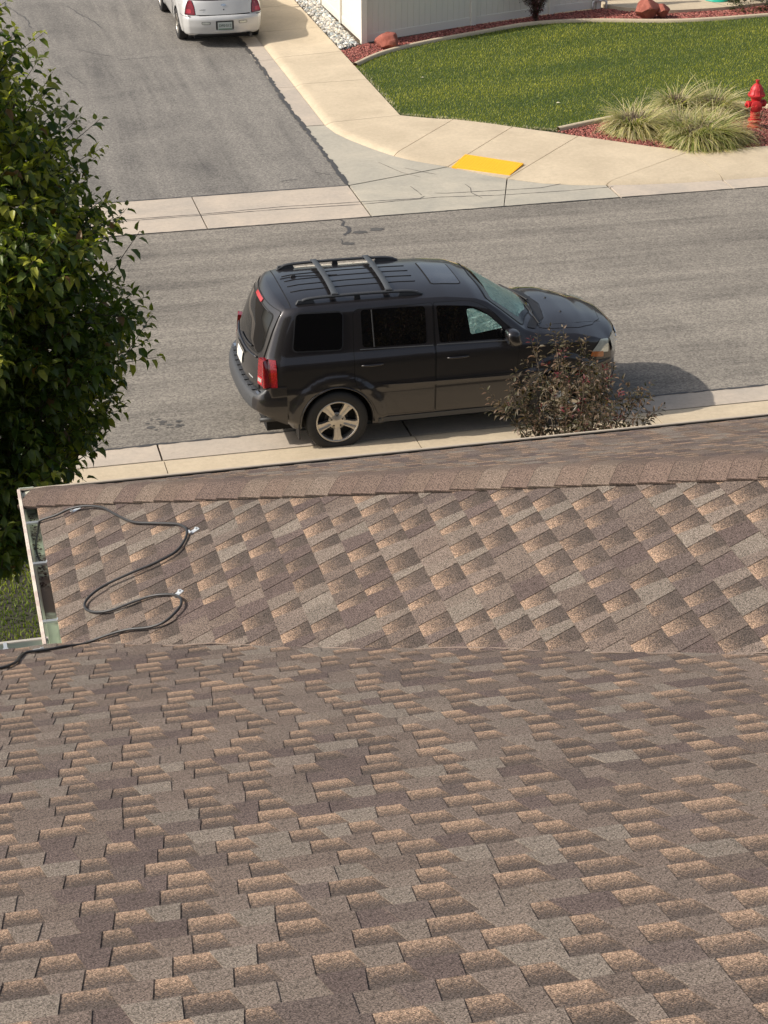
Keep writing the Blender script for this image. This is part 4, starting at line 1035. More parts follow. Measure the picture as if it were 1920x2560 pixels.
for y0, y1 in ((-.72, -.05), (.10, .75)):
    p0 = SB.topx(2.66-.10*(y0/.8)**2, y0/.85)+Vector((0, 0, .02)); p1 = SB.topx(2.52-.06*(y1/.8)**2, y1/.85)+Vector((0, 0, .03))
    MB().tube([p0, p0.lerp(p1, .5)+Vector((0, 0, .012)), p1], .009, 6).build('wiper', MAT['black'], suv)
# bonnet
bn = rpoly([(2.70, -.62), (2.785, 0), (2.70, .62), (2.56, .90), (3.05, .875), (3.30, .74), (3.44, .5), (3.50, 0), (3.44, -.5), (3.30, -.74), (3.05, -.875), (2.56, -.90)], .03)
panel('bonnet', bn, tpf, MAT['suv'], suv, .004, .005, .04)
for (x_, b) in ((2.93, .28), (2.97, -.40)):
    p = SB.topx(x_, b); MB().lathe([(.001, .016), (.012, .014), (.018, .004)], p, 10).build('washer_jet', MAT['black'], suv)
for sg in (-1, 1):
    MB().tube([SB.topx(x_, sg*b)+Vector((0, 0, .001)) for x_, b in ((2.70, .80), (2.9, .78), (3.1, .74), (3.3, .66), (3.45, .55))], [.002, .008, .009, .008, .002], 6).build('bonnet_crease', MAT['suv'], suv, smooth=True)
# front grille and bumper
fr = lambda y, z: SB.frontp(y, z)
g_ = patch('grille', rpoly([(-.45, .80), (.45, .80), (.48, 1.04), (-.48, 1.04)], .04), fr, .008, MAT['black'], suv, .05)
for z in (.86, .92, .98): MB().tube([SB.frontp(y, z, .016) for y in np.linspace(-.44, .44, 12)], .010, 6).build('grille_bar', MAT['chrome'], g_)
patch('lower_intake', rpoly([(-.55, .42), (.55, .42), (.60, .58), (-.60, .58)], .04), fr, .006, MAT['black'], suv, .06)
# tailgate
tg = rpoly([(-.755, .80), (.755, .80), (.74, 1.20), (.68, 1.71), (-.68, 1.71), (-.74, 1.20)], .04)
tgo = panel('tailgate', tg, rrf, MAT['suv'], suv, .006, .006, .05)
rg = rpoly([(-.60, 1.20), (0, 1.165), (.60, 1.20), (.665, 1.26), (.60, 1.645), (0, 1.665), (-.60, 1.645), (-.665, 1.26)], .04)
patch('glass_seal', grow(rg, .016), rrf, .007, MAT['void'], tgo, .05); patch('rear_window', rg, rrf, .011, MAT['glass'], tgo, .05)
patch('high_stop_lamp', rpoly([(-.17, 1.665), (.17, 1.665), (.17, 1.705), (-.17, 1.705)], .01), rrf, .016, MAT['redglow'], tgo, .04, thick=.012)
MB().tube([SB.rearp(y, 1.205+.03*(y/.5)**2, .022) for y in np.linspace(-.42, .12, 8)], .010, 6).build('rear_wiper', MAT['black'], tgo)
MB().tube([SB.rearp(y, 1.125+.02*(y/.5)**2, .016) for y in np.linspace(-.62, .62, 16)], .012, 6).build('trim_bar', MAT['suv'], tgo, smooth=True)
patch('plate_recess', rpoly([(-.26, .90), (.26, .90), (.26, 1.09), (-.26, 1.09)], .03), rrf, .006, MAT['black'], tgo, .06)
patch('plate_lamp_bar', rpoly([(-.22, 1.055), (.22, 1.055), (.22, 1.09), (-.22, 1.09)], .01), rrf, .03, MAT['chrome'], tgo, .06, thick=.02)
pl_ = patch('licence_plate', rpoly([(-.155, .905), (.155, .905), (.155, 1.055), (-.155, 1.055)], .012), rrf, .022, MAT['white'], tgo, .06, thick=.006)
patch('model_badge', rpoly([(-.60, .885), (-.46, .885), (-.46, .903), (-.60, .903)], .003), rrf, .009, MAT['metal'], tgo, .06)
# rear bumper with step pad
bp = link('rear_bumper', None, suv)
half = [(-.60, .972), (-.76, .968), (-.88, .950), (-.955, .90), (-1.0, .80), (-1.038, .62), (-1.065, .35), (-1.072, 0)]
bpath = catmull([(a, b, 0) for a, b in half]+[(a, -b, 0) for a, b in half[::-1][1:]], 5)
def bxp(t_):
    y = t_*.955; return (float(np.interp(abs(y), [0, .35, .62, .80, .90, .955], [-1.072, -1.065, -1.038, -1.0, -.955, -.88])), y)
prof = [(.10, .37, 0), (.02, .385, 0), (.004, .46, 0), (0, .58, 0), (.006, .70, 0), (.022, .745, 0), (.045, .765, 1), (.15, .785, 1), (.18, .62, 1)]
V = []; n = len(bpath)-1
for i, p in enumerate(bpath):
    t_ = (bpath[min(i+1, n)]-bpath[max(i-1, 0)]).normalized(); nn = Vector((t_.y, -t_.x, 0))
    if nn.dot(Vector((-.5, 0, 0))-p) < 0: nn = -nn
    sidek = min(1, max(0, (-.80-p.x)/.2))
    for a, z, k_ in prof:
        aa = a if a < .06 else .012+(a-.012)*sidek; zz = z if z < .74 else (.875*(1-sidek)+z*sidek if z > .75 else z+.10*(1-sidek))
        q = p+nn*aa; zz = zz+(.21*min(1, max(0, (-.55-p.x)/.42)))*max(0, 1-(zz-.36)/.25); V.append((q.x, q.y, zz))
m_ = len(prof)
F = [(i*m_+j, i*m_+(j+1) % m_, (i+1)*m_+(j+1) % m_, (i+1)*m_+j) for i in range(n) for j in range(m_)]; mi_ = [1 if ((5 <= j <= 7 and 8 < i < n-9) or (i > 19 and i < n-20)) else 0 for i in range(n) for j in range(m_)]
mbp = MB().add(V, F); mbp.m = mi_; o = mbp.build('bumper_skin', [MAT['suv'], MAT['trim']], bp); autosmooth(o, 45)
for i in range(9):
    t_ = -.68+1.36*i/8; x_, y = bxp(t_); MB().box((x_+.095, y, .782), (.09, .10, .012)).build('step_rib', MAT['trim'], bp, bevel=.004)
for sg in (-1, 1):
    x_, y = bxp(.86*sg); MB().add([(x_+.05, y-.07*sg, .778), (x_+.05, y+.03*sg, .778), (x_+.16, y+.07*sg, .80), (x_+.16, y-.07*sg, .80)], [(0, 1, 2, 3)]).build('reflector_corner', MAT['chrome'], bp)
    MB().tube([(x_+.04, y+.0, .50), (x_+.13, y+.03*sg, .50)], .03, 8).build('bumper_reflector', MAT['lens'], bp) if False else None
fbP = lambda sg: None
MB().tube([(-.50, -.62, .33), (-.88, -.64, .35)], .030, 12).build('exhaust_pipe', MAT['darkmetal'], suv, smooth=True)
MB().box((1.3, 0, .27), (4.2, 1.3, .12)).build('underbody', MAT['void'], suv)
for x_ in (0, 2.775):
    for sg in (-1, 1): wheel(suv, x_, sg*.865, .378, .245, .262, sg, MAT['alloy'])
    MB().tube([(x_, -.8, .378), (x_, .8, .378)], .05, 8).build('axle', MAT['void'], suv)

# ---------------------------------------------------------------- white coupe
CEN = Vector((1.3, 0, .6))
wc = thing('parked_coupe', 'pearl white coupe with red tail lamps parked facing away on the side street', 'car', (6.49, 43.32, 0.004), radians(90.0))
WB = Body(wb=2.807, hub=.335, r_arch=.375, r_in=.37, r_out=.5, flare=.014, bow_r=.16, bow_f=.35, tp=2.6, x0=-1.0, x1=3.85, zbot=.26,
    wz=[(.2, .77), (.28, .825), (.40, .852), (.55, .866), (.70, .87), (.82, .858), (.93, .82), (1.0, .77), (1.3, .62), (1.42, .56)],
    plan=[(-1.2, .93), (-.8, .965), (-.3, 1.0), (0, 1.005), (2.6, 1), (3.3, .98), (3.9, .92)],
    xr=[(.2, -.95), (.30, -1.06), (.45, -1.10), (.60, -1.105), (.655, -1.08), (.67, -1.03), (.85, -.985), (.98, -.95), (1.03, -.90), (1.5, -.7)],
    xf=[(.2, 3.75), (.4, 3.88), (.6, 3.88), (.7, 3.80), (.8, 3.70), (1.5, 3.4)],
    zedge=[(-1.2, .955), (-.9, .975), (-.4, 1.0), (-.1, 1.02), (.2, 1.10), (.7, 1.285), (1.2, 1.33), (1.7, 1.31), (2.1, 1.17), (2.6, .955), (2.9, .90), (3.4, .80), (3.9, .66)],
    zcen=[(-1.2, 1.02), (-.9, 1.035), (-.4, 1.055), (-.15, 1.075), (.3, 1.22), (.8, 1.375), (1.2, 1.405), (1.6, 1.39), (2.0, 1.29), (2.6, 1.03), (2.9, .99), (3.4, .89), (3.9, .70)])
WB.build('body', MAT['wcar'], wc, 90, 24, 34)
wr = lambda y, z: WB.rearp(y, z); wt = lambda x, b: WB.topx(x, b)
for sg in (-1, 1):
    f = (lambda s_: (lambda x, z: WB.side(x, z, s_)))(sg)
    tl = link('tail_lamp', None, wc)
    q = rpoly([(sg*.60, .69), (sg*.81, .695), (sg*.775, .86), (sg*.72, .97), (sg*.655, .97), (sg*.615, .85)], .025)
    patch('lamp_rim', grow(q, .008), wr, .006, MAT['black'], tl, .04); patch('lens', q, wr, .012, MAT['lens'], tl, .04, thick=.01)
    patch('stop_lens', rpoly([(sg*.67, .72), (sg*.80, .72), (sg*.78, .80), (sg*.68, .80)], .02), wr, .015, MAT['redglow'], tl, .04)
    rl = link('reverse_lamp', None, wc)
    patch('lens_rim', rpoly([(sg*.30, .505), (sg*.485, .505), (sg*.485, .56), (sg*.30, .56)], .02), wr, .004, MAT['trim'], rl, .05)
    patch('lens', rpoly([(sg*.31, .512), (sg*.475, .512), (sg*.475, .553), (sg*.31, .553)], .02), wr, .007, MAT['lampclear'], rl, .05)
    panel('door', rpoly([(.75, .34), (2.1, .34), (2.25, .55), (2.2, .89), (.68, .90), (.62, .6)], .05), f, MAT['wcar'], wc)
    w_ = rpoly([(.55, 1.0), (2.25, .97), (1.85, 1.22), (1.5, 1.27), (.9, 1.27)], .05); patch('side_window', w_, f, .008, MAT['glass'], wc, .05)
    patch('bumper_line', rpoly([(-.95, .655), (-.45, .64), (-.45, .648), (-.95, .665)], .002), f, .001, MAT['void'], wc)
    MB().box((2.05, sg*.97, .99), (.12, .17, .11)).build('door_mirror', MAT['wcar'], wc, bevel=.03)
tk = rpoly([(-.585, .675), (.585, .675), (.60, .85), (.645, 1.0), (-.645, 1.0), (-.60, .85)], .03)
tko = panel('boot_lid', tk, wr, MAT['wcar'], wc, .004, .006)
tk2 = rpoly([(-.92, -.80), (-.45, -.84), (-.18, -.78), (-.18, .78), (-.45, .84), (-.92, .80)], .05); panel('boot_top', tk2, wt, MAT['wcar'], wc)
patch('rear_window', rpoly([(-.06, -.78), (.62, -.80), (.70, 0), (.62, .80), (-.06, .78), (-.10, 0)], .08), wt, .008, MAT['glass'], wc, .05)
patch('windscreen', rpoly([(1.85, -.8), (2.5, -.9), (2.62, 0), (2.5, .9), (1.85, .8), (1.80, 0)], .08), wt, .008, MAT['glass'], wc, .05)
patch('high_stop_lamp', rpoly([(-.15, .985), (.15, .985), (.15, 1.005), (-.15, 1.005)], .008), wr, .01, MAT['lens'], tko, .05)
# bow-tie shaped emblem, keyhole and script badge
patch('emblem', [(-.055, .865), (-.02, .865), (-.02, .855), (.02, .855), (.02, .865), (.055, .865), (.048, .893), (.02, .893), (.02, .903), (-.02, .903), (-.02, .893), (-.048, .893)], wr, .010, MAT['chrome'], tko, .1)
patch('keyhole', rpoly([(-.014, .775), (.014, .775), (.014, .80), (-.014, .80)], .01), wr, .007, MAT['black'], tko, .1)
def text(name, body, size, m, parent, mat4, ext=.001):
    c = bpy.data.curves.new(name, 'FONT'); c.body = body; c.size = size; c.extrude = ext; c.align_x = 'CENTER'; c.align_y = 'CENTER'; c.materials.append(m)
    tmp = bpy.data.objects.new('tmp', c); COL.objects.link(tmp); bpy.context.view_layer.update()
    me = bpy.data.meshes.new_from_object(tmp.evaluated_get(bpy.context.evaluated_depsgraph_get())); bpy.data.objects.remove(tmp, do_unlink=True)
    me.transform(mat4); me.materials.clear(); me.materials.append(m); return link(name, me, parent)
def facing_rear(x, y, z): # text plane facing -X in car space; reading direction -Y ... seen from behind: right = -Y
    return Matrix.Translation((x, y, z))@Matrix(((0, 0, -1, 0), (-1, 0, 0, 0), (0, 1, 0, 0), (0, 0, 0, 1)))
p = WB.rearp(.42, .79); text('badge_script', 'CHEVROLET', .034, MAT['trim'], tko, facing_rear(p.x-.010, .42, .79))
patch('plate_recess', rpoly([(-.19, .385), (.19, .385), (.19, .575), (-.19, .575)], .02), wr, .003, MAT['black'], wc, .05)
lp = MB().box((-1.117, 0, .468), (.006, .305, .155)).build('licence_plate', MAT['plate'], wc, bevel=.004)
MB().box((-1.1215, 0, .405), (.002, .29, .025)).build('plate_band', plain('plate_hills', (.16, .24, .18), .5), lp)
text('plate_number', 'DF0·S12', .078, MAT['plategreen'], lp, facing_rear(-1.1225, 0, .475))
MB().box((-1.10, 0, .365), (.03, .40, .012)).build('plate_lip', MAT['wcar'], wc, bevel=.003)
patch('underside_valance', rpoly([(-.62, .262), (.62, .262), (.55, .30), (-.55, .30)], .01), wr, .006, MAT['black'], wc, .05)
MB().tube([(-.9, -.55, .25), (-1.08, -.55, .25)], .028, 10).build('exhaust_pipe', MAT['darkmetal'], wc)
MB().box((1.4, 0, .24), (4.6, 1.25, .10)).build('underbody', MAT['void'], wc)
for x_ in (0, 2.807):
    for sg in (-1, 1): wheel(wc, x_, sg*.765, .335, .225, .21, sg, MAT['alloy'])
    MB().tube([(x_, -.7, .335), (x_, .7, .335)], .05, 8).build('axle', MAT['void'], wc)
# ================================================================== VEGETATION
LT = np.array([(0, 0, 0), (.40, 0, -.02), (.74, 0, -.07), (1.06, 0, -.20), (.26, .33, .05), (.66, .28, -.01), (.26, -.33, .05), (.66, -.28, -.01)], float)
LFc = np.array([(0, 1, 4), (1, 5, 4), (1, 2, 5), (2, 3, 5), (0, 6, 1), (1, 6, 7), (1, 7, 2), (2, 7, 3)])
def unit(a): return a/np.maximum(np.linalg.norm(a, axis=-1, keepdims=True), 1e-9)
def leaves(base, d, upv, L, curl, width=1.0):
    """arrays of leaf vertices for base points, directions and rough up vectors"""
    n = len(base); x = unit(d); y = unit(np.cross(upv, x)); z = np.cross(x, y)
    T = np.repeat(LT[None], n, 0).copy(); T[:, :, 1] *= width*(1-curl[:, None]*.45); T[:, :, 2] += np.abs(T[:, :, 1])*curl[:, None]*.9-(T[:, :, 0]**2)*curl[:, None]*.22
    T *= L[:, None, None]
    return base[:, None, :]+T[:, :, 0:1]*x[:, None]+T[:, :, 1:2]*y[:, None]+T[:, :, 2:3]*z[:, None]
def shoots(P0, D, Ln, nl, leafL, rs, droop=.5, spread=1.0):
    n = len(P0); k = np.arange(nl)/(nl-1); t_ = .12+.88*k
    pos = P0[:, None]+D[:, None]*(Ln[:, None]*t_[None])[:, :, None]; pos[:, :, 2] -= (Ln[:, None]*t_[None]**2)*.10
    ref = unit(np.cross(D, rs.normal(size=D.shape))); r2 = np.cross(D, ref)
    an = (np.arange(nl)*2.4)[None]+rs.uniform(0, 6.28, (n, 1))
    side = ref[:, None]*np.cos(an)[:, :, None]+r2[:, None]*np.sin(an)[:, :, None]
    ld = side*spread+D[:, None]*(.35+.5*k[None, :, None])+np.array([0, 0, -1.])*droop*(1-.7*k)[None, :, None]+rs.normal(0, .22, (n, nl, 3)); ld = unit(ld)
    L = leafL*rs.uniform(.7, 1.2, (n, nl))*(1-.45*k**3)[None]
    base = pos+ld*(L*.30)[:, :, None]
    upv = np.array([0, 0, 1.])+side*.35+rs.normal(0, .25, (n, nl, 3))
    return base.reshape(-1, 3), ld.reshape(-1, 3), upv.reshape(-1, 3), L.ravel(), np.tile(k, n), np.repeat(np.arange(n), nl)
def tuft_tubes(P0, P1, r0, r1, name, m, parent):
    n = len(P0); D = unit(P1-P0); a = unit(np.cross(D, np.array([.3, .5, .8]))); b = np.cross(D, a); V = []
    for P, r in ((P0, r0), (P1, r1)):
        for q in (0, 2.09, 4.19): V.append(P+(a*cos(q)+b*sin(q))*np.asarray(r).reshape(-1, 1))
    V = np.stack(V, 1); F = np.array([(0, 1, 4, 3), (1, 2, 5, 4), (2, 0, 3, 5)]); F = (F[None]+(np.arange(n)*6)[:, None, None]).reshape(-1, 4)
    o = mesh(name, V.reshape(-1, 3), F, m, parent, True); o['kind'] = 'stuff'; return o
def leafmesh(parent, V, C, m, npart, name='leaf', massname='foliage', mask=None):
    """the npart leaves that stand nearest to the camera's side as parts, the rest as one mass"""
    n = len(V); cen = V.mean(1); d = cen-CAMP; z = d@CFW; inf = (np.abs(d@CR/z*CF) < 950) & (np.abs(d@CU/z*CF) < 1270)
    if mask is not None: inf &= mask
    sc_ = np.where(inf, np.linalg.norm(d, axis=1), 1e9); order = np.argsort(sc_); sel = order[:npart]; rest = np.ones(n, bool); rest[sel] = False
    for i in sel:
        c = cen[i]; T = np.ones((8, 4)); T[:, :3] = C[i]
        o = mesh(name, V[i]-c, LFc, m, parent, True, attrs={'tint': ('FLOAT_COLOR', T)}); o.location = c
    Vr = V[rest]; T = np.ones((len(Vr), 8, 4)); T[:, :, :3] = C[rest][:, None]
    F = (LFc[None]+(np.arange(len(Vr))*8)[:, None, None]).reshape(-1, 3)
    o = mesh(massname, Vr.reshape(-1, 3), F, m, parent, True, attrs={'tint': ('FLOAT_COLOR', T.reshape(-1, 4))}); o['kind'] = 'stuff'
# ---- pear tree at the left
TC = np.array([.02, 16.3])
RZ = [(1.6, .1), (1.85, .50), (2.1, .88), (2.45, 1.12), (3.0, 1.32), (3.7, 1.46), (4.4, 1.48), (5.0, 1.44), (5.5, 1.22), (6.0, .95), (6.35, .72), (6.7, .42), (7.1, .08)]
rs = np.random.RandomState(101)
tree = thing('pear_tree', 'dense leafy green pear tree cut off by the left edge beyond the gutter', 'tree')
def crownR(z, a):
    r = np.interp(z, [q[0] for q in RZ], [q[1] for q in RZ])
    return r*(1+.10*np.sin(a*3+z*2.1)+.08*np.sin(a*7-z*3.3)+.06*np.sin(z*7+a*2))
n = 3300
z = rs.uniform(1.75, 6.85, n*3); a = rs.uniform(0, 2*pi, n*3); R_ = crownR(z, a); keep = rs.rand(n*3) < R_/1.75; z, a, R_ = z[keep][:n], a[keep][:n], R_[keep][:n]
u = 1-.50*rs.rand(len(z))**1.25; u[rs.rand(len(z)) < .10] *= .6
Ln = rs.uniform(.26, .50, len(z)); rad = np.maximum(.03, R_*u-.20)
P0 = np.stack([TC[0]+np.cos(a)*rad, TC[1]+np.sin(a)*rad, z-.15], 1)
D = unit(np.stack([np.cos(a), np.sin(a), rs.uniform(.35, 1.5, len(z))], 1)+rs.normal(0, .28, (len(z), 3)))
nl = 11
base, ld, upv, L, kk, sid = shoots(P0, D, Ln, nl, .112, rs, .65)
V = leaves(base, ld, upv, L, rs.uniform(.15, .9, len(L)), 1.15)
yg = vnoise(P0, 77, 1.15)+.35*rs.normal(size=len(P0)); young_sunlit = yg > .30  # yellow-green clumps: new growth, plus sunlit leaves painted into the tint
f = rs.rand(len(L)); C = np.array([.050, .095, .021])[None]*(1-f[:, None])+np.array([.155, .205, .038])[None]*f[:, None]
tip = (kk > .72)[:, None]*1.0; C = C*(1-tip*.55)+np.array([.19, .205, .04])*tip*.55
ym = young_sunlit[sid][:, None]; C = np.where(ym & (rs.rand(len(L), 1) < .8), C*.3+np.array([.36, .35, .06])*(.6+.6*rs.rand(len(L), 1)), C)
red = rs.rand(len(L)) < .012; C[red] = (.20, .11, .04)
leafmesh(tree, V, C, MAT['leaf'], 300)
P1 = P0+D*Ln[:, None]; P1[:, 2] -= Ln*.10
tuft_tubes(P0-D*.1, P1, np.full(len(P0), .0055), np.full(len(P0), .002), 'twigs', MAT['twig'], tree)
MB().tube([(.02, 16.3, .08), (.03, 16.29, .8), (.0, 16.31, 1.8), (.04, 16.3, 3.2), (.02, 16.28, 4.8), (.03, 16.3, 6.5)], [.13, .10, .085, .06, .035, .01], 12).build('trunk', MAT['bark'], tree, smooth=True)
for i in range(16):
    z0 = 1.3+i*.26; a0 = i*2.4; r_ = float(crownR(z0+.8, a0))*.75; q = Vector((TC[0], TC[1], z0))
    MB().tube([q, q+Vector((cos(a0)*r_*.35, sin(a0)*r_*.35, .30)), q+Vector((cos(a0)*r_*.75, sin(a0)*r_*.75, .80)), q+Vector((cos(a0)*r_, sin(a0)*r_, 1.25))], [.042-.0015*i, .03, .018, .006], 7).build('branch', MAT['bark'], tree, smooth=True)
# ---- purple-leaved shrub in front of the vehicle
def twiggy(name, label, cat, c, H, W_, stems, seed, leafL, col, tips, npart, shoot=.30, subs=9, mat='pleaf', group=None, nl=9, zmin=.3, droop=.0):
    rs = np.random.RandomState(seed); t_ = thing(name, label, cat, c, 0, group)
    P0 = []; D = []; A = []; B = []; ST = []
    for i in range(stems):
        a = 2*pi*i/stems+rs.uniform(-.3, .3); l_ = rs.uniform(.25, 1.0); h = H*rs.uniform(.68, 1.0)*(1-.15*l_)
        e = Vector((cos(a)*W_*l_, sin(a)*W_*l_, h)); m1 = Vector((e.x*.22, e.y*.22, h*.38)); m2 = Vector((e.x*.60, e.y*.60, h*.72))
        pts = catmull([(0, 0, 0), m1, m2, e], 6); ST.append(pts)
        MB().tube(pts, list(np.linspace(.013, .003, len(pts))), 5).build('stem', MAT['twig'], t_, smooth=True)
        for j in range(subs*2):
            k = rs.randint(2, len(pts)-1); p = pts[k]
            if p.z < zmin*H*.8: continue
            dr = (pts[k+1]-pts[k]).normalized()+Vector(rs.normal(0, .62, 3)); dr.normalize(); P0.append(p[:]); D.append(dr[:])
        for q_ in (-3, -4, -6, -8):
            dr = (pts[q_+1]-pts[q_]).normalized()+Vector(rs.normal(0, .3 if q_ < -3 else .05, 3)); P0.append(pts[q_][:]); D.append(dr.normalized()[:])
    P0 = np.array(P0); D = unit(np.array(D)); D[:, 2] = np.abs(D[:, 2])*.8+.12; D = unit(D); Ln = rs.uniform(.5, 1.2, len(P0))*shoot
    base, ld, upv, L, kk, sid = shoots(P0, D, Ln, nl, leafL, rs, droop)
    V = leaves(base, ld, upv, L, rs.uniform(.1, .8, len(L)), .72)
    f = rs.rand(len(L), 1); C = np.array(col[0])*(1-f)+np.array(col[1])*f
    ist = rs.rand(len(P0)) < tips; tp = (ist[sid] & (kk > .62)); C[tp] = np.array((.14, .024, .030))*(.7+.6*rs.rand(tp.sum(), 1))
    if npart is None:
        T = np.ones((len(V), 8, 4)); T[:, :, :3] = C[:, None]; F = (LFc[None]+(np.arange(len(V))*8)[:, None, None]).reshape(-1, 3)
        o = mesh('foliage', V.reshape(-1, 3), F, MAT[mat], t_, True, attrs={'tint': ('FLOAT_COLOR', T.reshape(-1, 4))}); o['kind'] = 'stuff'
    else:
        V = V+np.array(c)[None, None]; k0 = len(COL.objects); leafmesh(t_, V-np.array(c)[None, None], C, MAT[mat], npart)
    tuft_tubes(P0, P0+D*Ln[:, None], np.full(len(P0), .003), np.full(len(P0), .0012), 'twigs', MAT['twig'], t_)
    return t_
twiggy('plum_shrub', 'purple leaved plum shrub rising in front of the front wheel of the dark vehicle', 'shrub', (6.35, 18.3, .10), 2.42, .92, 34, 5, .066,
       ((.060, .058, .026), (.150, .088, .060)),   .12, None, shoot=.31, subs=4, nl=14, zmin=.35, droop=.15)
twiggy('barberry_shrub', 'small burgundy shrub standing against the white vinyl fence', 'shrub', (13.42, 42.45, .10), .92, .34, 16, 9, .05,
       ((.06, .028, .03), (.10, .045, .045)), .25, None, shoot=.16, subs=8, nl=9, zmin=.1)
# ---- ornamental grass clumps
def grassclump(c, R, H, seed, label, n=1500, tone=(0, 0)):
    rs = np.random.RandomState(seed); S_ = 6
    a = rs.uniform(0, 2*pi, n); r0 = R*.45*np.sqrt(rs.rand(n)); ln = H*rs.uniform(1.0, 1.75, n); th = rs.uniform(.35, 1.9, n)**.8
    ad = a+rs.normal(0, .5, n); dirs = np.stack([np.cos(ad), np.sin(ad)], 1); dirs[:, 0] += .18; wd = rs.uniform(.006, .012, n)
    P = np.zeros((n, S_, 3)); base = np.stack([np.cos(a)*r0, np.sin(a)*r0, np.zeros(n)], 1); P[:, 0] = base; ang = th*.55
    for k in range(1, S_):
        ang = np.minimum(ang+th*rs.uniform(.30, .72, n), 2.85); st = ln/(S_-1)
        P[:, k, 0] = P[:, k-1, 0]+np.sin(ang)*dirs[:, 0]*st; P[:, k, 1] = P[:, k-1, 1]+np.sin(ang)*dirs[:, 1]*st; P[:, k, 2] = np.maximum(P[:, k-1, 2]+np.cos(ang)*st, .02)
    perp = np.stack([-dirs[:, 1], dirs[:, 0], np.zeros(n)], 1); ww = wd[:, None]*np.linspace(1.25, .15, S_)[None]
    V = np.stack([P-perp[:, None]*ww[:, :, None], P+perp[:, None]*ww[:, :, None]], 2).reshape(n, S_*2, 3)
    F = np.array([(2*k, 2*k+1, 2*k+3, 2*k+2) for k in range(S_-1)]); F = (F[None]+(np.arange(n)*S_*2)[:, None, None]).reshape(-1, 4)
    pal = np.array([(.42, .42, .17), (.60, .52, .28), (.26, .31, .08), (.66, .58, .38), (.36, .30, .21), (.19, .25, .06)]); pr = np.array([.22, .28, .13, .22, .12, .04]); pr = pr*np.array([1, 1+tone[1], 1+tone[0], 1+tone[1], 1, 1+tone[0]]); pr /= pr.sum()
    C = pal[rs.choice(6, n, p=pr)]*rs.uniform(.75, 1.2, (n, 1)); T = np.ones((n, S_*2, 4)); T[:, :, :3] = C[:, None]
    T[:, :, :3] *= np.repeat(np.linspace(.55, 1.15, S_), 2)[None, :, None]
    t_ = thing('grass_clump', label, 'ornamental grass', c, 0, 'ornamental grass clumps in the red rock bed')
    o = mesh('grass_blades', V.reshape(-1, 3), F, MAT['grass'], t_, True, attrs={'tint': ('FLOAT_COLOR', T.reshape(-1, 4))}); o['kind'] = 'stuff'
    # old dead core
    k = 240; b = rs.uniform(0, 2*pi, k); q = R*.42*np.sqrt(rs.rand(k)); A = np.stack([np.cos(b)*q, np.sin(b)*q, np.zeros(k)], 1); B = A+np.stack([np.cos(b)*.12*rs.rand(k), np.sin(b)*.12*rs.rand(k), H*rs.uniform(.3, .62, k)], 1)
    tuft_tubes(A, B, np.full(k, .008), np.full(k, .003), 'dead_stalks', bpy.data.materials.get('dead_stalk') or plain('dead_stalk', (.15, .11, .075), .95, var=.4, sc=20), t_)
grassclump((12.55, 33.66, .11), .50, .53, 61, 'rounded grass clump at the left end of the group, dark straw core', 2300, (-.3, .6))
grassclump((13.78, 34.75, .11), .32, .53, 62, 'small grass clump at the back left, against the lawn', 1300, (.3, 0))
grassclump((14.38, 34.45, .11), .36, .53, 63, 'pale grass clump at the back right of the group, behind the others', 1500, (0, .3))
grassclump((13.28, 33.20, .11), .36, .53, 64, 'bright yellow green grass clump in the middle of the group', 1800, (.3, .4))
grassclump((13.32, 32.62, .11), .34, .55, 65, 'green grass clump spilling towards the sidewalk corner', 2100, (1.2, -.2))
grassclump((13.68, 32.74, .11), .34, .55, 66, 'wide drooping grass clump just left of the red hydrant', 2300, (.2, .3))
# ---- juniper at the right edge
rs = np.random.RandomState(71); jt = thing('juniper_bush', 'dark green juniper bush at the top right corner behind the edging', 'bush', (18.95, 43.25, .10))
n = 5200; a = rs.uniform(0, 2*pi, n); ph = np.arccos(rs.uniform(-.1, 1, n)); r = (1+.16*np.sin(a*5)+.12*np.sin(ph*9+a*3))*rs.uniform(.72, 1.0, n)
c_ = np.stack([np.cos(a)*np.sin(ph)*r*1.05, np.sin(a)*np.sin(ph)*r*1.0, np.maximum(np.cos(ph)*r*1.25, .02)], 1); d = unit(c_+rs.normal(0, .35, c_.shape)+np.array([0, 0, .5]))
V = leaves(c_, d, np.tile([0, 0, 1.], (n, 1))+rs.normal(0, .5, (n, 3)), rs.uniform(.06, .13, n), rs.uniform(0, .5, n), .38)
C = np.array([.028, .045, .018])*rs.uniform(.6, 1.9, (n, 1)); C[rs.rand(n) < .08] = (.10, .07, .045)
T = np.ones((n, 8, 4)); T[:, :, :3] = C[:, None]; F = (LFc[None]+(np.arange(n)*8)[:, None, None]).reshape(-1, 3)
o = mesh('foliage', V.reshape(-1, 3), F, MAT['leaf'], jt, True, attrs={'tint': ('FLOAT_COLOR', T.reshape(-1, 4))}); o['kind'] = 'stuff'
for i in range(14):
    a0 = i*.45; MB().tube([(0, 0, 0), (cos(a0)*.35, sin(a0)*.35, .25), (cos(a0)*.8, sin(a0)*.8, .35+.4*(i % 3))], [.02, .012, .004], 5).build('branch', MAT['twig'], jt)

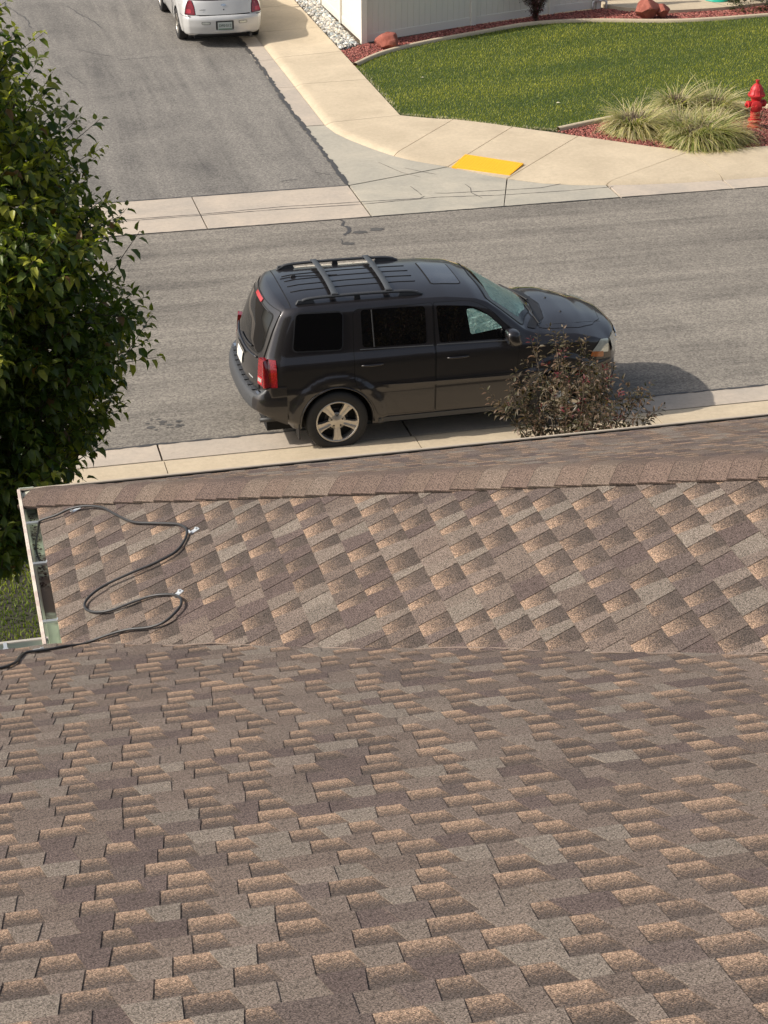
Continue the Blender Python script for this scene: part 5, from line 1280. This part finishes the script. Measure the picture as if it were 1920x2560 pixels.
# ================================================================== FENCE
def fence_run(label, P, bays, parent_name='vinyl_fence', H=1.80):
    f = thing(parent_name, label, 'fence', (P[0][0], P[0][1], .10))
    P = [Vector((p[0]-P[0][0], p[1]-P[0][1], 0)) for p in P]; rp = []
    for i, p in enumerate(P):
        if i == 0 and not bays[0]: continue
        MB().box((p.x, p.y, (H+.06)/2), (.127, .127, H+.06), math.atan2((P[-1]-P[0]).y, (P[-1]-P[0]).x)).build('post', MAT['vinyl'], f, bevel=.006)
        MB().box((p.x, p.y, H+.075), (.15, .15, .03), math.atan2((P[-1]-P[0]).y, (P[-1]-P[0]).x), tap=.8).build('post_cap', MAT['vinyl'], f)
    for a, b in zip(P[:-1], P[1:]):
        d = b-a; L = d.length-.127; rz = math.atan2(d.y, d.x); m = (a+b)/2
        for z, h in ((.10, .17), (H-.08, .16)): MB().box((m.x, m.y, z), (L, .045, h), rz).build('rail', MAT['vinyl'], f, bevel=.004)
        n = max(1, round(L/.153)); w_ = L/n; t_ = d.normalized()
        for k in range(n):
            q = a+t_*(.0635+w_*(k+.5)); mb = MB()
            mb.box((q.x, q.y, H/2), (w_-.006, .024, H-.30), rz); mb.build('board', MAT['vinyl'], f, bevel=.0)
        MB().box((m.x, m.y, H/2), (L, .012, H-.3), rz).build('board_tongue', MAT['vinyl'], f)
    return f
fence_run('white vinyl privacy fence running away along the river rocks, sunlit', [(9.325, 41.50), (9.28, 43.45), (9.235, 45.40), (9.19, 47.35), (9.145, 49.3), (9.1, 51.25), (9.05, 53.2), (9.0, 55.2)], [True])
P = [(9.325, 41.50), (12.00, 42.58), (14.0, 43.24), (15.2, 43.52)]
fence_run('greyish white vinyl privacy fence across the lawn, in shade behind the boulder', P, [False])
# ================================================================== HYDRANT
hy = thing('fire_hydrant', 'red fire hydrant standing in the red rock bed right of the grass clumps', 'fire hydrant', (14.78, 33.42, .10))
o = MB().lathe([(.001, .0), (.13, .0), (.13, .03), (.095, .045), (.095, .10), (.125, .11), (.125, .135), (.088, .15), (.085, .50), (.10, .52), (.10, .56)], n=28).build('barrel', MAT['red'], hy); autosmooth(o, 40)
o = MB().lathe([(.10, .56), (.155, .575), (.16, .60), (.145, .612), (.125, .63), (.118, .68), (.095, .74), (.055, .785), (.03, .80), (.028, .83), (.034, .84), (.034, .865), (.001, .87)], n=28).build('bonnet', MAT['red'], hy); autosmooth(o, 40)
for k in range(8):
    a = k*pi/4; MB().tube([(.128*cos(a), .128*sin(a), .61), (.11*cos(a), .11*sin(a), .70), (.06*cos(a), .06*sin(a), .775)], .010, 6).build('bonnet_rib', MAT['red'], hy)
    MB().lathe([(.001, .628), (.013, .628), (.014, .60)], (.142*cos(a), .142*sin(a), 0), 6).lathe([(.001, .155), (.012, .155), (.013, .13)], (.112*cos(a), .112*sin(a), 0), 6).build('bolt', MAT['red'], hy)
for sg in (-1, 1):
    ca = radians(6); g_ = link('side_outlet', None, hy); g_.rotation_euler = (0, 0, ca)
    o = MB().lathe([(.055, sg*.06), (.055, sg*.13), (.068, sg*.135), (.068, sg*.175), (.05, sg*.18), (.028, sg*.182), (.026, sg*.215), (.001, sg*.217)], (0, 0, .43), 16, 'x').build('cap', MAT['red'], g_); autosmooth(o, 40)
g_ = link('front_outlet', None, hy); g_.rotation_euler = (0, 0, radians(-18))
o = MB().lathe([(.082, -.05), (.082, -.125), (.10, -.13), (.10, -.175), (.08, -.183), (.03, -.186), (.028, -.22), (.001, -.222)], (0, 0, .42), 20, 'y').build('cap', MAT['red'], g_); autosmooth(o, 40)
# ================================================================== BOULDERS
def boulder(label, c, parts, seed):
    bm = bmesh.new()
    for (o_, r) in parts:
        r0 = bmesh.ops.create_icosphere(bm, subdivisions=4, radius=1)
        for v in r0['verts']:
            p = np.array(v.co[:]); q = p*(1+.14*vnoise(p[None], seed, 1.6)[0]+.08*vnoise(p[None], seed+1, 4)[0]+.045*vnoise(p[None], seed+2, 11)[0])
            for k in range(11):
                rr2 = np.random.RandomState(seed*10+k); nn = rr2.normal(size=3); nn /= np.linalg.norm(nn); dd = q@nn
                if dd > .68: q = q-nn*(dd-.68)*.92
            v.co = Vector((o_[0]+q[0]*r[0], o_[1]+q[1]*r[1], max(-.06, o_[2]+q[2]*r[2])))
    me = bpy.data.meshes.new('boulder'); bm.to_mesh(me); bm.free(); me.materials.append(MAT['boulder']); me.polygons.foreach_set('use_smooth', np.ones(len(me.polygons), bool))
    o = link('boulder', me); o.location = c; autosmooth(o, 28); tag(o, label, 'boulder', 'red boulders in the lava rock beds'); return o
boulder('rounded red boulder beside the fence corner', (9.72, 40.98, .10), [((0, 0, .12), (.31, .26, .20))], 3)
boulder('low twin humped red boulder before the concrete patio', (16.0, 42.24, .10), [((-.08, 0, .19), (.33, .26, .25)), ((.27, .0, .15), (.19, .19, .17))], 6)
# ================================================================== PATIO, HOUSE BEYOND, HOSE, VALVE
pat = catmull([(15.35, 43.62, 0), (15.75, 43.15, 0), (16.46, 42.70, 0), (17.3, 42.62, 0), (18.07, 42.68, 0), (19.2, 42.9, 0), (21, 43.1, 0)], 5)
o = sheet('patio', [tuple(p)[:2] for p in pat]+[(21, 46), (15.3, 46)], .17, MAT['walk'], depth=.1)
ribbon('patio_joint', [(17.65, 43.9), (18.0, 42.68)], .012, .1735, MAT['joint'], None, .2, 41)
nb = thing('neighbour_house', 'pale house wall and low step at the very top right edge', 'house', (17.2, 46.6, .10))
MB().box((2.5, 2.9, 1.4), (9.0, 5.0, 2.8)).build('wall', MAT['stucco'], nb)
MB().box((-1.0, -2.62, .06), (2.3, .10, .14)).build('plinth', MAT['pan'], nb); MB().box((.75, -2.45, .10), (1.1, .45, .10)).build('door_step', MAT['trim'], nb)
MB().add([(-2.6, .1, 2.75), (7.6, .1, 2.75), (7.6, 3, 3.9), (-2.6, 3, 3.9), (7.6, 5.9, 2.75), (-2.6, 5.9, 2.75)], [(0, 1, 2, 3), (3, 2, 4, 5)]).build('roof', bpy.data.materials['roof_deck'], nb)
hs = thing('garden_hose', 'coiled teal garden hose lying on the patio', 'hose', (18.05, 43.42, .17))
pts = []
for i in range(150):
    a = i*.25; r = .30-.0009*i; pts.append((r*cos(a), r*sin(a), .013+.011*int(i/50)+.004*sin(i)))
MB().tube(pts, .014, 6).build('hose_coil', MAT['hose'], hs, smooth=True)
pts = [(.16*cos(i*.3), .14*sin(i*.3), .045+.002*i) for i in range(30)]; MB().tube(pts, .013, 6).build('hose_end', MAT['hose'], hs, smooth=True)
vv = thing('irrigation_valve', 'small white irrigation valve at the right end of the vinyl fence', 'valve', (15.22, 43.42, .10))
MB().tube([(-.16, 0, 0), (-.16, 0, .17), (-.08, 0, .20), (.08, 0, .20), (.16, 0, .17), (.16, 0, 0)], .028, 8).build('pipe', MAT['white'], vv, smooth=True)
MB().lathe([(.001, .33), (.06, .32), (.075, .26), (.06, .2), (.03, .18)], (-.09, 0, 0), 14).lathe([(.001, .31), (.05, .30), (.06, .25), (.03, .18)], (.08, 0, 0), 14).build('valve_head', MAT['white'], vv, smooth=True)
# fallen leaves on the lawn and small litter
for (x, y, r, lb) in ((11.75, 35.62, .045, 'single pale fallen leaf on the open lawn'), (9.75, 38.1, .03, 'tiny pale leaf on the lawn near the sidewalk')):
    t_ = MB().add([(-r, 0, 0), (0, -r*.7, .012), (r, 0, 0), (0, r*.7, .015)], [(0, 1, 2, 3)]).build('fallen_leaf', plain('dry_leaf', (.75, .68, .50), .7) if 'dry_leaf' not in bpy.data.materials else bpy.data.materials['dry_leaf'], None, fix=False); t_.location = (x, y, .175); tag(t_, lb, 'leaf')
